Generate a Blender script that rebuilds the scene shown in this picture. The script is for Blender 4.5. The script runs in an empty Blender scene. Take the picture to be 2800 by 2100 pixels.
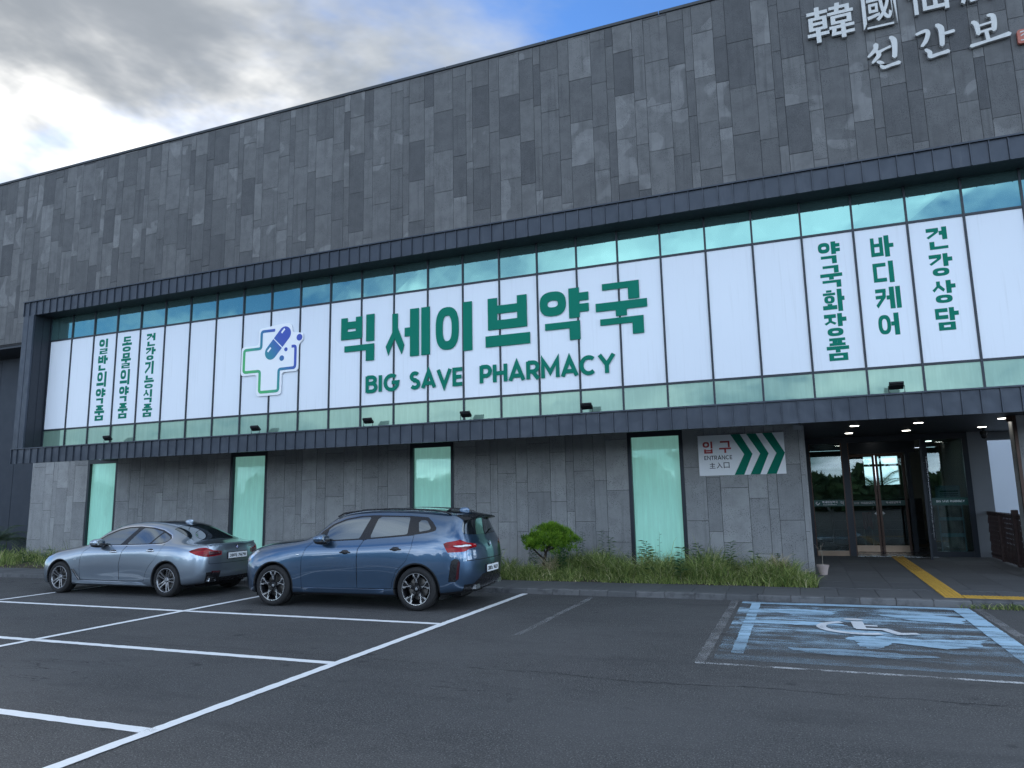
import bpy, bmesh, math, random
import numpy as np
from mathutils import Vector, Matrix

random.seed(7)
np.random.seed(7)
scene = bpy.context.scene
COL = scene.collection

# ------------------------------------------------------------------ camera
def camera():
    roll, pitch, yaw = -0.0194, 0.1579, -0.3739
    cy, sy, cp, sp = math.cos(yaw), math.sin(yaw), math.cos(pitch), math.sin(pitch)
    fwd = Vector((sy * cp, cy * cp, sp))
    right = Vector((cy, -sy, 0.0))
    up = right.cross(fwd)
    r2 = right * math.cos(roll) + up * math.sin(roll)
    u2 = -right * math.sin(roll) + up * math.cos(roll)
    cd = bpy.data.cameras.new('camera')
    cd.sensor_width = 36.0
    cd.lens = 36.0 * 1962.7 / 2800.0
    cd.clip_start = 0.05
    cd.clip_end = 3000.0
    co = bpy.data.objects.new('camera', cd)
    COL.objects.link(co)
    m = Matrix((r2, u2, -fwd)).transposed().to_4x4()
    m.translation = Vector((20.384, -14.430, 1.791))
    co.matrix_world = m
    scene.camera = co
camera()
CAM = Vector((20.384, -14.430, 1.791))

# ------------------------------------------------------------------ world, sun, exposure
SUN = Vector((-0.755, 0.478, 0.448)).normalized()
SUN_EL = math.asin(SUN.z)
SUN_ROT = math.atan2(SUN.x, SUN.y)

def world():
    w = bpy.data.worlds.new('World')
    scene.world = w
    w.use_nodes = True
    nt = w.node_tree
    N, L = nt.nodes, nt.links
    N.clear()
    def node(t, **kw):
        n = N.new(t)
        for k, v in kw.items():
            setattr(n, k, v)
        return n
    def math_(op, a, b=None, clamp=False):
        n = node('ShaderNodeMath', operation=op, use_clamp=clamp)
        for i, x in enumerate((a, b)):
            if x is None:
                continue
            if isinstance(x, (int, float)):
                n.inputs[i].default_value = x
            else:
                L.new(x, n.inputs[i])
        return n.outputs[0]
    sky = node('ShaderNodeTexSky', sky_type='NISHITA')
    sky.sun_disc = False
    sky.sun_elevation = SUN_EL
    sky.sun_rotation = SUN_ROT
    sky.air_density = 1.0
    sky.dust_density = 0.1
    sky.ozone_density = 1.2
    tc = node('ShaderNodeTexCoord')
    sep = node('ShaderNodeSeparateXYZ')
    L.new(tc.outputs['Generated'], sep.inputs[0])
    zz = math_('ADD', math_('MAXIMUM', sep.outputs[2], 0.0), 0.22)
    comb = node('ShaderNodeCombineXYZ')
    L.new(math_('DIVIDE', sep.outputs[0], zz), comb.inputs[0])
    L.new(math_('DIVIDE', sep.outputs[1], zz), comb.inputs[1])
    mp = node('ShaderNodeMapping')
    mp.inputs['Location'].default_value = CLOUD_LOC
    L.new(comb.outputs[0], mp.inputs[0])
    def noise(scale, detail, rough, dist=0.0):
        n = node('ShaderNodeTexNoise')
        n.inputs['Scale'].default_value = scale
        n.inputs['Detail'].default_value = detail
        n.inputs['Roughness'].default_value = rough
        n.inputs['Distortion'].default_value = dist
        L.new(mp.outputs[0], n.inputs['Vector'])
        return n.outputs['Fac']
    def ramp(x, a, b):
        n = node('ShaderNodeMapRange', clamp=True, interpolation_type='SMOOTHSTEP')
        L.new(x, n.inputs['Value'])
        n.inputs['From Min'].default_value = a
        n.inputs['From Max'].default_value = b
        return n.outputs['Result']
    def mix(f, a, b):
        n = node('ShaderNodeMix', data_type='RGBA')
        for s, x in ((n.inputs[0], f), (n.inputs[6], a), (n.inputs[7], b)):
            if isinstance(x, (int, float)):
                s.default_value = x
            elif isinstance(x, tuple):
                s.default_value = (*x, 1)
            else:
                L.new(x, s)
        return n.outputs[2]
    # broken cloud cover: one coverage field over the whole sky
    cover = ramp(math_('ADD', math_('MULTIPLY', noise(0.95, 7.0, 0.58, 0.25), 0.85), math_('MULTIPLY', noise(0.22, 1.0, 0.5), 0.15)), CLOUD_A, CLOUD_B)
    shade = ramp(noise(1.6, 6.0, 0.56, 0.3), 0.40, 0.64)
    wisp = ramp(noise(3.0, 5.0, 0.56, 0.3), 0.35, 0.70)
    # forward scattering: cloud seen towards the sun is brighter
    dp = node('ShaderNodeVectorMath', operation='DOT_PRODUCT')
    L.new(tc.outputs['Generated'], dp.inputs[0])
    dp.inputs[1].default_value = SUN
    glow = math_('POWER', math_('MAXIMUM', dp.outputs['Value'], 0.0), 14.0)
    # cloud radiance: grey bases and paler crowns; clouds lit from behind the viewer are the brighter ones
    dark = mix(wisp, (5.1, 6.0, 7.2), (6.5, 7.4, 8.7))
    cloud = mix(shade, dark, (9.0, 9.8, 10.8))
    away = math_('SUBTRACT', 1.0, dp.outputs['Value'])
    ph = node('ShaderNodeMix', data_type='RGBA', blend_type='MULTIPLY')
    ph.inputs[0].default_value = 1.0
    cc = node('ShaderNodeCombineXYZ')
    for i in range(3):
        L.new(math_('ADD', math_('MULTIPLY', away, PHASE[i]), 0.29), cc.inputs[i])
    # thicker air near the horizon scatters more light
    low = math_('POWER', math_('SUBTRACT', 1.0, math_('MAXIMUM', sep.outputs[2], 0.0)), 4.0)
    lw = node('ShaderNodeMix', data_type='RGBA', blend_type='MULTIPLY')
    lw.inputs[0].default_value = 1.0
    lc = node('ShaderNodeCombineXYZ')
    for i in range(3):
        L.new(math_('ADD', math_('MULTIPLY', low, 0.95), 0.82), lc.inputs[i])
    L.new(cloud, lw.inputs[6]); L.new(lc.outputs[0], lw.inputs[7])
    cloud = lw.outputs[2]
    L.new(cloud, ph.inputs[6]); L.new(cc.outputs[0], ph.inputs[7])
    cloud = ph.outputs[2]
    cloud = mix(math_('MULTIPLY', glow, math_('ADD', math_('MULTIPLY', math_('MULTIPLY', shade, wisp), 1.5), 0.10), clamp=True), cloud, (8.4, 8.3, 8.0))
    boost = node('ShaderNodeMix', data_type='RGBA', blend_type='MULTIPLY')
    boost.inputs[0].default_value = 1.0
    L.new(sky.outputs[0], boost.inputs[6])
    boost.inputs[7].default_value = (*SKY_TINT, 1)
    full = mix(cover, boost.outputs[2], cloud)
    bg = node('ShaderNodeBackground')
    bg.inputs['Strength'].default_value = SKY_STRENGTH
    L.new(full, bg.inputs['Color'])
    out = node('ShaderNodeOutputWorld')
    L.new(bg.outputs[0], out.inputs['Surface'])
CLOUD_LOC = (9.0, 21.0, 0.0)
CLOUD_A, CLOUD_B = 0.40, 0.55
SKY_TINT = (0.50, 0.78, 1.15)
SKY_STRENGTH = 0.1
PHASE = (0.85, 0.92, 0.98)
world()

sd = bpy.data.lights.new('sun', 'SUN')
sd.energy = 1.2
sd.angle = math.radians(12)
sd.color = (1.0, 0.95, 0.88)
so = bpy.data.objects.new('sun', sd)
COL.objects.link(so)
so.location = (-40, 40, 40)
so.rotation_euler = (-SUN).to_track_quat('-Z', 'Y').to_euler()

vs = scene.view_settings
vs.view_transform = 'Standard'
vs.look = 'None'
vs.gamma = 1.0
vs.exposure = 0.87
vs.use_curve_mapping = False
scene.render.engine = 'CYCLES'
scene.cycles.use_denoising = True
scene.cycles.denoising_prefilter = 'NONE'
scene.cycles.max_bounces = 8
scene.cycles.transparent_max_bounces = 12

# ------------------------------------------------------------------ materials
MATS = {}
def new_mat(name):
    m = bpy.data.materials.new(name)
    m.use_nodes = True
    nt = m.node_tree
    nt.nodes.clear()
    out = nt.nodes.new('ShaderNodeOutputMaterial')
    MATS[name] = m
    return m, nt, out

class NT:
    """small helper round a material node tree"""
    def __init__(self, name):
        self.m, self.nt, self.out = new_mat(name)
        self.N, self.L = self.nt.nodes, self.nt.links
    def put(self, sock, x):
        if isinstance(x, (int, float)):
            sock.default_value = x
        elif isinstance(x, tuple):
            sock.default_value = (*x, 1.0) if len(x) == 3 and sock.type == 'RGBA' else x
        else:
            self.L.new(x, sock)
    def math(self, op, a, b=None, clamp=False):
        n = self.N.new('ShaderNodeMath')
        n.operation = op
        n.use_clamp = clamp
        self.put(n.inputs[0], a)
        if b is not None:
            self.put(n.inputs[1], b)
        return n.outputs[0]
    def mix(self, f, a, b, blend='MIX'):
        n = self.N.new('ShaderNodeMix')
        n.data_type = 'RGBA'
        n.blend_type = blend
        self.put(n.inputs[0], f); self.put(n.inputs[6], a); self.put(n.inputs[7], b)
        return n.outputs[2]
    def pos(self):
        n = self.N.new('ShaderNodeNewGeometry')
        return n.outputs['Position']
    def objc(self):
        n = self.N.new('ShaderNodeTexCoord')
        return n.outputs['Object']
    def attr(self, name):
        n = self.N.new('ShaderNodeAttribute')
        n.attribute_name = name
        return n.outputs['Fac']
    def vadd(self, v, s, k=(37.0, 11.0, 53.0)):
        c = self.N.new('ShaderNodeCombineXYZ')
        for i in range(3):
            self.put(c.inputs[i], self.math('MULTIPLY', s, k[i]))
        n = self.N.new('ShaderNodeVectorMath')
        n.operation = 'ADD'
        self.L.new(v, n.inputs[0]); self.L.new(c.outputs[0], n.inputs[1])
        return n.outputs[0]
    def vscale(self, v, sc):
        n = self.N.new('ShaderNodeMapping')
        n.inputs['Scale'].default_value = sc
        self.L.new(v, n.inputs[0])
        return n.outputs[0]
    def noise(self, v, scale, detail=4.0, rough=0.55, dist=0.0):
        n = self.N.new('ShaderNodeTexNoise')
        n.inputs['Scale'].default_value = scale
        n.inputs['Detail'].default_value = detail
        n.inputs['Roughness'].default_value = rough
        n.inputs['Distortion'].default_value = dist
        self.L.new(v, n.inputs['Vector'])
        return n.outputs['Fac']
    def voronoi(self, v, scale, feature='F1'):
        n = self.N.new('ShaderNodeTexVoronoi')
        n.feature = feature
        n.inputs['Scale'].default_value = scale
        self.L.new(v, n.inputs['Vector'])
        return n
    def ramp(self, x, a, b, lo=0.0, hi=1.0):
        n = self.N.new('ShaderNodeMapRange')
        n.clamp = True
        n.interpolation_type = 'SMOOTHSTEP'
        self.put(n.inputs['Value'], x)
        n.inputs['From Min'].default_value = a
        n.inputs['From Max'].default_value = b
        n.inputs['To Min'].default_value = lo
        n.inputs['To Max'].default_value = hi
        return n.outputs['Result']
    def bump(self, h, strength=0.3, dist=0.01):
        n = self.N.new('ShaderNodeBump')
        n.inputs['Strength'].default_value = strength
        n.inputs['Distance'].default_value = dist
        self.L.new(h, n.inputs['Height'])
        return n.outputs['Normal']
    def pbr(self, color, rough=0.5, metal=0.0, normal=None, coat=0.0, coat_rough=0.03, ior=1.5, spec=0.5, emit=None, estr=0.0, alpha=None, trans=0.0):
        n = self.N.new('ShaderNodeBsdfPrincipled')
        self.put(n.inputs['Base Color'], color)
        self.put(n.inputs['Roughness'], rough)
        self.put(n.inputs['Metallic'], metal)
        n.inputs['IOR'].default_value = ior
        n.inputs['Specular IOR Level'].default_value = spec
        n.inputs['Coat Weight'].default_value = coat
        n.inputs['Coat Roughness'].default_value = coat_rough
        n.inputs['Transmission Weight'].default_value = trans
        if normal is not None:
            self.L.new(normal, n.inputs['Normal'])
        if emit is not None:
            self.put(n.inputs['Emission Color'], emit)
            n.inputs['Emission Strength'].default_value = estr
        if alpha is not None:
            self.put(n.inputs['Alpha'], alpha)
        return n.outputs[0]
    def shader_mix(self, f, a, b):
        n = self.N.new('ShaderNodeMixShader')
        self.put(n.inputs[0], f)
        self.L.new(a, n.inputs[1]); self.L.new(b, n.inputs[2])
        return n.outputs[0]
    def glossy(self, color, rough):
        n = self.N.new('ShaderNodeBsdfGlossy')
        self.put(n.inputs['Color'], color)
        self.put(n.inputs['Roughness'], rough)
        return n.outputs[0]
    def transparent(self, color=(1, 1, 1)):
        n = self.N.new('ShaderNodeBsdfTransparent')
        self.put(n.inputs['Color'], color)
        return n.outputs[0]
    def done(self, sh):
        self.L.new(sh, self.out.inputs['Surface'])
        return self.m

def simple(name, color, rough=0.5, metal=0.0, var=0.08, scale=6.0, coat=0.0, ior=1.5, bump=0.0):
    t = NT(name)
    p = t.objc()
    n = t.noise(p, scale, 5.0)
    c = t.mix(n, tuple(max(0, x * (1 - var)) for x in color), tuple(x * (1 + var) for x in color))
    r = t.ramp(t.noise(p, scale * 3), 0.2, 0.8, max(0.0, rough - 0.06), rough + 0.06)
    nm = t.bump(t.noise(p, scale * 8), bump, 0.004) if bump else None
    return t.done(t.pbr(c, r, metal, nm, coat=coat, ior=ior))

def stone_mat(name, low, high, stain):
    t = NT(name)
    r = t.attr('rnd')
    p = t.vadd(t.pos(), r)
    base = t.mix(r, low, high)
    fine = t.noise(p, 90.0, 3.0, 0.6)
    base = t.mix(t.ramp(fine, 0.3, 0.7, 0.0, 0.35), base, tuple(x * 1.45 for x in high))
    # bold cloudy patches as sawn basalt shows: a pale skin with a firm edge on some slabs
    patch = t.ramp(t.noise(p, 1.0, 2.0, 0.40, 0.5), 0.575, 0.605)
    patch = t.math('MULTIPLY', patch, t.ramp(r, 0.52, 0.60, 0.0, 0.85))
    tone = t.math('FRACT', t.math('MULTIPLY', r, 7.13))
    base = t.mix(t.ramp(tone, 0.5, 1.0, 0.0, 0.5), base, tuple(x * 1.35 for x in high))
    base = t.mix(t.math('MULTIPLY', patch, stain), base, tuple(x * 1.65 for x in high))
    soft = t.ramp(t.noise(p, 3.2, 5.0, 0.6), 0.3, 0.75)
    base = t.mix(t.math('MULTIPLY', soft, 0.35), base, tuple(x * 0.62 for x in low))
    run = t.noise(t.vscale(t.pos(), (7.0, 7.0, 0.35)), 1.3, 5.0, 0.6)
    base = t.mix(t.ramp(run, 0.50, 0.75, 0.0, 0.40), base, tuple(x * 0.6 for x in low))
    # pores
    pv = t.voronoi(p, 36.0)
    pore_on = t.ramp(t.noise(p, 2.6, 3.0), 0.40, 0.60)
    pore = t.math('MULTIPLY', t.ramp(pv.outputs['Distance'], 0.20, 0.36, 1.0, 0.0), pore_on)
    base = t.mix(t.math('MULTIPLY', pore, 0.6), base, (0.035, 0.038, 0.042))
    h = t.math('SUBTRACT', t.math('MULTIPLY', fine, 0.4), pore)
    return t.done(t.pbr(base, 0.78, 0.0, t.bump(h, 0.35, 0.004), spec=0.3))

def materials():
    stone_mat('stone_upper', (0.072, 0.073, 0.077), (0.150, 0.149, 0.148), 0.70)
    stone_mat('stone_lower', (0.25, 0.251, 0.253), (0.335, 0.335, 0.331), 0.06)  # paler than the upper stone to make up for shade under the overhang
    # joint / backing wall
    simple('joint_dark', (0.03, 0.03, 0.033), 0.9)
    # dark blue-grey zinc sheet with slight oil canning
    t = NT('zinc')
    p = t.pos()
    big = t.noise(p, 2.4, 2.0, 0.4)
    c = t.mix(t.noise(p, 1.1, 5.0, 0.6), (0.030, 0.038, 0.052), (0.055, 0.066, 0.086))
    c = t.mix(t.math('MULTIPLY', t.ramp(t.noise(t.vscale(p, (9.0, 9.0, 0.7)), 2.2, 5.0), 0.55, 0.8), 0.25), c, (0.10, 0.11, 0.12))
    t.done(t.pbr(c, t.ramp(t.noise(p, 5.0), 0.3, 0.7, 0.38, 0.5), 0.35, t.bump(big, 0.55, 0.05)))
    simple('zinc_dark', (0.022, 0.027, 0.036), 0.5, 0.2, var=0.15)
    simple('frame_dark', (0.020, 0.026, 0.036), 0.4, 0.3)
    simple('bronze', (0.075, 0.045, 0.035), 0.35, 0.6, var=0.2)
    simple('bronze_rail', (0.30, 0.22, 0.16), 0.35, 0.8, var=0.2)
    simple('coping', (0.05, 0.055, 0.06), 0.5, 0.4)
    # reflective teal glass with a film behind
    for nm, fac, tint, dif in (('teal_reflective', 0.76, (0.24, 0.46, 0.42), (0.09, 0.19, 0.19)),
                               ('teal_lower', 0.22, (0.38, 0.54, 0.44), (0.16, 0.26, 0.20)),
                               ('teal_window', 0.13, (0.50, 0.80, 0.70), (0.30, 0.68, 0.56))):
        t = NT(nm)
        p = t.pos()
        wob = t.bump(t.noise(p, 0.9, 2.0, 0.5), 0.12, 0.05)
        streak = t.noise(t.vscale(p, (9.0, 9.0, 0.8)), 1.5, 5.0, 0.6)
        film = t.mix(t.ramp(streak, 0.35, 0.75, 0.0, 0.6), dif, tuple(min(1, x * 1.25 + 0.03) for x in dif))
        film = t.mix(t.ramp(t.noise(p, 2.0, 6.0, 0.65), 0.52, 0.75, 0.0, 0.35), film, tuple(x * 0.75 for x in dif))
        blob = t.ramp(t.noise(p, 5.5, 4.0, 0.5), 0.72, 0.78, 0.0, 0.18)
        film = t.mix(blob, film, (0.42, 0.62, 0.56))
        a = t.pbr(film, 0.6, emit=(0.42, 0.90, 0.78), estr=0.13 if nm == 'teal_window' else 0.0)   # teal glow added to the tall windows to lift their brightness
        b = t.glossy(tint, t.ramp(t.noise(p, 3.0, 4.0), 0.3, 0.7, 0.015, 0.07))
        for lk in list(t.L):
            pass
        g = b.node
        t.L.new(wob, g.inputs['Normal'])
        t.done(t.shader_mix(fac, a, b))
    # white vinyl sign film
    t = NT('sign_white')
    p = t.pos()
    c = t.mix(t.noise(p, 0.7, 4.0), (0.75, 0.79, 0.85), (0.80, 0.835, 0.885))
    c = t.mix(t.math('MULTIPLY', t.attr('rnd'), 0.10), c, (0.60, 0.62, 0.66))
    c = t.mix(t.math('MULTIPLY', t.ramp(t.noise(t.vscale(p, (14.0, 14.0, 0.5)), 1.3, 5.0), 0.52, 0.82), 0.26), c, (0.52, 0.54, 0.55))
    t.done(t.pbr(c, 0.24, 0.0, t.bump(t.noise(p, 1.6, 3.0, 0.5), 0.10, 0.03)))
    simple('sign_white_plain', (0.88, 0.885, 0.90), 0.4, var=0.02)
    t = NT('sign_green'); t.done(t.pbr(t.mix(t.noise(t.pos(), 3.0), (0.003, 0.175, 0.115), (0.005, 0.195, 0.130)), 0.65, spec=0.15))
    simple('sign_red', (0.42, 0.035, 0.035), 0.45, var=0.03)
    simple('sign_black', (0.02, 0.022, 0.028), 0.45)
    # logo gradient, green at the left to blue at the right
    t = NT('logo_gradient')
    sx = t.N.new('ShaderNodeSeparateXYZ')
    t.L.new(t.pos(), sx.inputs[0])
    w = t.math('ADD', sx.outputs[0], t.math('MULTIPLY', t.math('SUBTRACT', sx.outputs[2], 5.4), 0.75))
    f1 = t.ramp(w, 7.3, 8.25); f2 = t.ramp(w, 8.0, 8.95)
    c = t.mix(f1, (0.055, 0.42, 0.13), (0.012, 0.24, 0.30))
    c = t.mix(f2, c, (0.035, 0.075, 0.42))
    t.done(t.pbr(c, 0.4))
    # weathered brushed letters
    t = NT('letter_metal')
    p = t.pos()
    c = t.mix(t.noise(t.vscale(p, (4.0, 4.0, 0.7)), 3.0, 6.0, 0.65), (0.40, 0.40, 0.39), (0.60, 0.60, 0.58))
    t.done(t.pbr(c, 0.45, 0.2))
    simple('seal_red', (0.42, 0.12, 0.08), 0.5, var=0.2, scale=15)
    # asphalt
    t = NT('asphalt')
    p = t.pos()
    agg = t.voronoi(p, 110.0)
    c = t.mix(agg.outputs['Color'], (0.034, 0.033, 0.033), (0.112, 0.110, 0.108))
    c = t.mix(t.ramp(t.noise(p, 46.0, 4.0, 0.75), 0.38, 0.58, 0.85, 0.0), c, (0.024, 0.024, 0.026))
    c = t.mix(t.ramp(t.noise(p, 75.0, 3.0, 0.7), 0.54, 0.66, 0.0, 1.0), c, (0.26, 0.26, 0.265))
    c = t.mix(t.ramp(t.noise(p, 7.0, 5.0, 0.7), 0.40, 0.66, 0.0, 0.40), c, (0.046, 0.046, 0.048))
    c = t.mix(t.ramp(t.noise(p, 0.45, 6.0, 0.6), 0.35, 0.7, 0.0, 0.55), c, (0.098, 0.097, 0.098))
    c = t.mix(t.ramp(t.noise(t.vscale(p, (0.5, 2.2, 1.0)), 0.9, 5.0, 0.65), 0.50, 0.75, 0.0, 0.5), c, (0.040, 0.040, 0.042))
    # fine cracks running roughly along the rows
    ck = t.noise(t.vadd(t.vscale(p, (0.16, 1.0, 1.0)), 0.0), 1.4, 7.0, 0.55)
    crack = t.ramp(t.math('ABSOLUTE', t.math('SUBTRACT', ck, 0.50)), 0.0, 0.0030, 1.0, 0.0)
    crack = t.math('MULTIPLY', crack, t.ramp(t.noise(p, 0.22, 3.0), 0.56, 0.64))
    c = t.mix(t.math('MULTIPLY', crack, 0.9), c, (0.010, 0.010, 0.011))
    # oil spots
    oil = t.ramp(t.noise(p, 1.7, 3.0, 0.5), 0.66, 0.73, 0.0, 0.6)
    c = t.mix(oil, c, (0.020, 0.020, 0.022))
    h = t.math('ADD', t.noise(p, 120.0, 3.0, 0.7), t.math('MULTIPLY', crack, -1.0))
    t.done(t.pbr(c, 0.86, 0.0, t.bump(h, 0.6, 0.006), spec=0.35))
    # road paints: coat of paint with wear
    def fade_y(t, p, a, b):
        sp = t.N.new('ShaderNodeSeparateXYZ')
        t.L.new(p, sp.inputs[0])
        return t.ramp(t.math('ADD', sp.outputs[1], t.math('MULTIPLY', t.noise(p, 1.3, 4.0), 0.8)), a + 0.4, b + 0.4, 0.25, 1.0)
    def paint(name, color, wear_lo, wear_hi, streak=None, edge=None):
        t = NT(name)
        p = t.pos()
        g = t.noise(p, 95.0, 4.0, 0.75)
        w = t.noise(p, 2.3, 6.0, 0.65)
        if streak:
            s = t.noise(t.vscale(p, streak), 1.0, 7.0, 0.62)
            cov = t.math('ADD', t.math('ADD', t.math('MULTIPLY', g, 0.30), t.math('MULTIPLY', w, 0.25)), t.math('MULTIPLY', s, 0.55))
        else:
            cov = t.math('ADD', t.math('MULTIPLY', g, 0.5), t.math('MULTIPLY', w, 0.5))
        al = t.ramp(cov, wear_lo, wear_hi)
        if edge:
            al = t.math('MULTIPLY', al, edge(t, p))
        c = t.mix(t.noise(p, 20.0, 4.0), tuple(x * 0.85 for x in color), color)
        sh = t.pbr(c, 0.7, 0.0, t.bump(g, 0.4, 0.004))
        t.done(t.shader_mix(al, t.transparent(), sh))
    paint('paint_white', (0.88, 0.89, 0.90), 0.29, 0.41)
    paint('paint_faded', (0.34, 0.34, 0.345), 0.38, 0.72)
    paint('paint_thin', (0.60, 0.61, 0.62), 0.45, 0.56)
    paint('paint_symbol', (0.72, 0.74, 0.77), 0.30, 0.50)
    paint('paint_blue', (0.42, 0.60, 0.74), 0.50, 0.66, streak=(0.40, 3.2, 1.0), edge=lambda t, p: fade_y(t, p, -5.7, -3.4))
    paint('paint_blue_strong', (0.42, 0.62, 0.78), 0.40, 0.60, streak=(0.6, 4.0, 1.0), edge=lambda t, p: fade_y(t, p, -6.0, -4.0))
    # paving
    t = NT('paving')
    r = t.attr('rnd')
    p = t.vadd(t.pos(), r)
    c = t.mix(r, (0.075, 0.078, 0.082), (0.115, 0.117, 0.12))
    c = t.mix(t.ramp(t.noise(t.vscale(p, (0.8, 4.0, 1.0)), 1.6, 6.0, 0.65), 0.45, 0.75, 0.0, 0.6), c, (0.055, 0.057, 0.06))
    c = t.mix(t.ramp(t.noise(p, 70.0, 3.0), 0.4, 0.7, 0.0, 0.35), c, (0.15, 0.15, 0.155))
    t.done(t.pbr(c, 0.72, 0.0, t.bump(t.noise(p, 60.0, 3.0), 0.3, 0.003)))
    t = NT('kerb_stone')
    r = t.attr('rnd')
    p = t.vadd(t.pos(), r)
    c = t.mix(r, (0.10, 0.102, 0.105), (0.17, 0.17, 0.172))
    c = t.mix(t.ramp(t.noise(p, 5.0, 6.0, 0.65), 0.45, 0.7, 0.0, 0.7), c, (0.05, 0.05, 0.052))
    t.done(t.pbr(c, 0.8, 0.0, t.bump(t.noise(p, 50.0, 3.0), 0.4, 0.004)))
    t = NT('tactile_yellow')
    p = t.pos()
    c = t.mix(t.noise(p, 6.0, 5.0, 0.65), (0.50, 0.27, 0.03), (0.66, 0.40, 0.07))
    c = t.mix(t.ramp(t.noise(p, 14.0, 5.0, 0.7), 0.5, 0.75, 0.0, 0.5), c, (0.30, 0.19, 0.06))
    t.done(t.pbr(c, 0.65))
    simple('crack_dark', (0.012, 0.012, 0.013), 0.9)
    simple('soil', (0.07, 0.052, 0.035), 0.95, var=0.4, scale=14, bump=0.6)
    simple('plaster_grey', (0.20, 0.215, 0.235), 0.8, var=0.06, scale=2.0)
    simple('plaster_pale', (0.58, 0.63, 0.70), 0.75, var=0.05, scale=1.2)
    simple('plaster_dark', (0.030, 0.038, 0.052), 0.7, var=0.2, scale=0.8)
    simple('soffit_dark', (0.022, 0.028, 0.038), 0.55, 0.1, var=0.15)
    simple('interior_wall', (0.30, 0.32, 0.30), 0.8, var=0.05, scale=1.0)
    simple('interior_floor', (0.06, 0.065, 0.07), 0.25, var=0.2, scale=1.5)
    simple('lattice_brown', (0.055, 0.032, 0.030), 0.7, var=0.3, scale=9)
    simple('pot_clay', (0.40, 0.32, 0.29), 0.75, var=0.15, scale=10)
    simple('twig', (0.30, 0.26, 0.20), 0.8, var=0.3, scale=20)
    simple('black_metal', (0.012, 0.012, 0.014), 0.45, 0.3)
    simple('grey_plastic', (0.35, 0.36, 0.38), 0.5)
    simple('poster_blue', (0.30, 0.36, 0.45), 0.5, var=0.1, scale=4)
    simple('shelf_dark', (0.02, 0.022, 0.028), 0.6, var=0.4, scale=3)
    simple('red_cloth', (0.30, 0.03, 0.03), 0.7, var=0.3, scale=8)
    # skin-toned photo print on the poster
    t = NT('poster_photo')
    p = t.pos()
    c = t.mix(t.ramp(t.noise(t.vscale(p, (3.0, 3.0, 2.0)), 1.6, 3.0, 0.5), 0.35, 0.7), (0.20, 0.13, 0.135), (0.44, 0.32, 0.31))
    t.done(t.pbr(c, 0.4))
    # emitters
    for nm, col, s in (('lamp_on', (1.0, 0.97, 0.88), 5.0), ('lamp_inside', (1.0, 0.98, 0.92), 4.0)):
        t = NT(nm)
        t.done(t.pbr((0.8, 0.8, 0.8), 0.5, emit=col, estr=s))
    # clear entrance glass
    t = NT('door_glass')
    fr = t.N.new('ShaderNodeFresnel')
    fr.inputs['IOR'].default_value = 1.55
    t.done(t.shader_mix(t.math('ADD', fr.outputs[0], 0.03), t.transparent((0.62, 0.74, 0.72)), t.glossy((0.9, 0.95, 0.95), 0.01)))
    simple('band_green', (0.015, 0.085, 0.075), 0.35)
    # foliage
    def leaf(name, a, b, c2, trans=0.25):
        t = NT(name)
        r = t.attr('rnd')
        col = t.mix(t.ramp(r, 0.0, 0.8), a, b)
        col = t.mix(t.ramp(r, 0.86, 1.0), col, c2)
        d = t.pbr(col, 0.6, spec=0.3)
        tr = t.N.new('ShaderNodeBsdfTranslucent')
        t.put(tr.inputs['Color'], col)
        t.done(t.shader_mix(trans, d, tr.outputs[0]))
    leaf('grass', (0.085, 0.150, 0.035), (0.36, 0.42, 0.13), (0.70, 0.62, 0.38))
    leaf('dry_grass', (0.42, 0.34, 0.20), (0.62, 0.52, 0.34), (0.22, 0.24, 0.09))
    leaf('pine', (0.070, 0.175, 0.014), (0.24, 0.42, 0.035), (0.30, 0.50, 0.06))
    leaf('weed', (0.035, 0.090, 0.032), (0.085, 0.165, 0.065), (0.14, 0.20, 0.07))
    leaf('palm', (0.030, 0.060, 0.032), (0.080, 0.120, 0.065), (0.14, 0.15, 0.08))
    simple('bark', (0.075, 0.055, 0.045), 0.9, var=0.4, scale=30, bump=0.6)
    # vehicles
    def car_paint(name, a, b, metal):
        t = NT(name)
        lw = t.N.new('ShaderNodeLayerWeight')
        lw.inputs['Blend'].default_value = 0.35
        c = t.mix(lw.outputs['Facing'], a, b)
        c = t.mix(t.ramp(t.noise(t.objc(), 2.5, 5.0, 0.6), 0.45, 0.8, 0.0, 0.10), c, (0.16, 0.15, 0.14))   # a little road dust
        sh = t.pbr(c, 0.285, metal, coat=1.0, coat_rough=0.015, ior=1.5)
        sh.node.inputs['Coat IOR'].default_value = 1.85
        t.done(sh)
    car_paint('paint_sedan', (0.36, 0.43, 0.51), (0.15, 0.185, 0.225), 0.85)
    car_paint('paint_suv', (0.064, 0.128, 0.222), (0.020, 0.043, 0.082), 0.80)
    t = NT('car_glass')
    t.done(t.shader_mix(0.24, t.pbr((0.010, 0.013, 0.016), 0.012, 0.0, ior=1.6, spec=0.5), t.glossy((0.80, 0.88, 0.92), 0.008)))   # tinted, partly mirrored glass
    simple('car_black', (0.010, 0.010, 0.012), 0.28, var=0.1)
    simple('car_trim', (0.016, 0.017, 0.019), 0.5, var=0.1)
    simple('car_under', (0.006, 0.006, 0.007), 0.9)
    simple('chrome', (0.80, 0.81, 0.83), 0.12, 1.0, var=0.03)
    simple('satin_silver', (0.50, 0.52, 0.55), 0.28, 0.9, var=0.05)
    t = NT('rubber')
    p = t.objc()
    t.done(t.pbr(t.mix(t.noise(p, 12.0, 5.0), (0.014, 0.014, 0.015), (0.032, 0.031, 0.031)), 0.75, spec=0.3))
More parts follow.
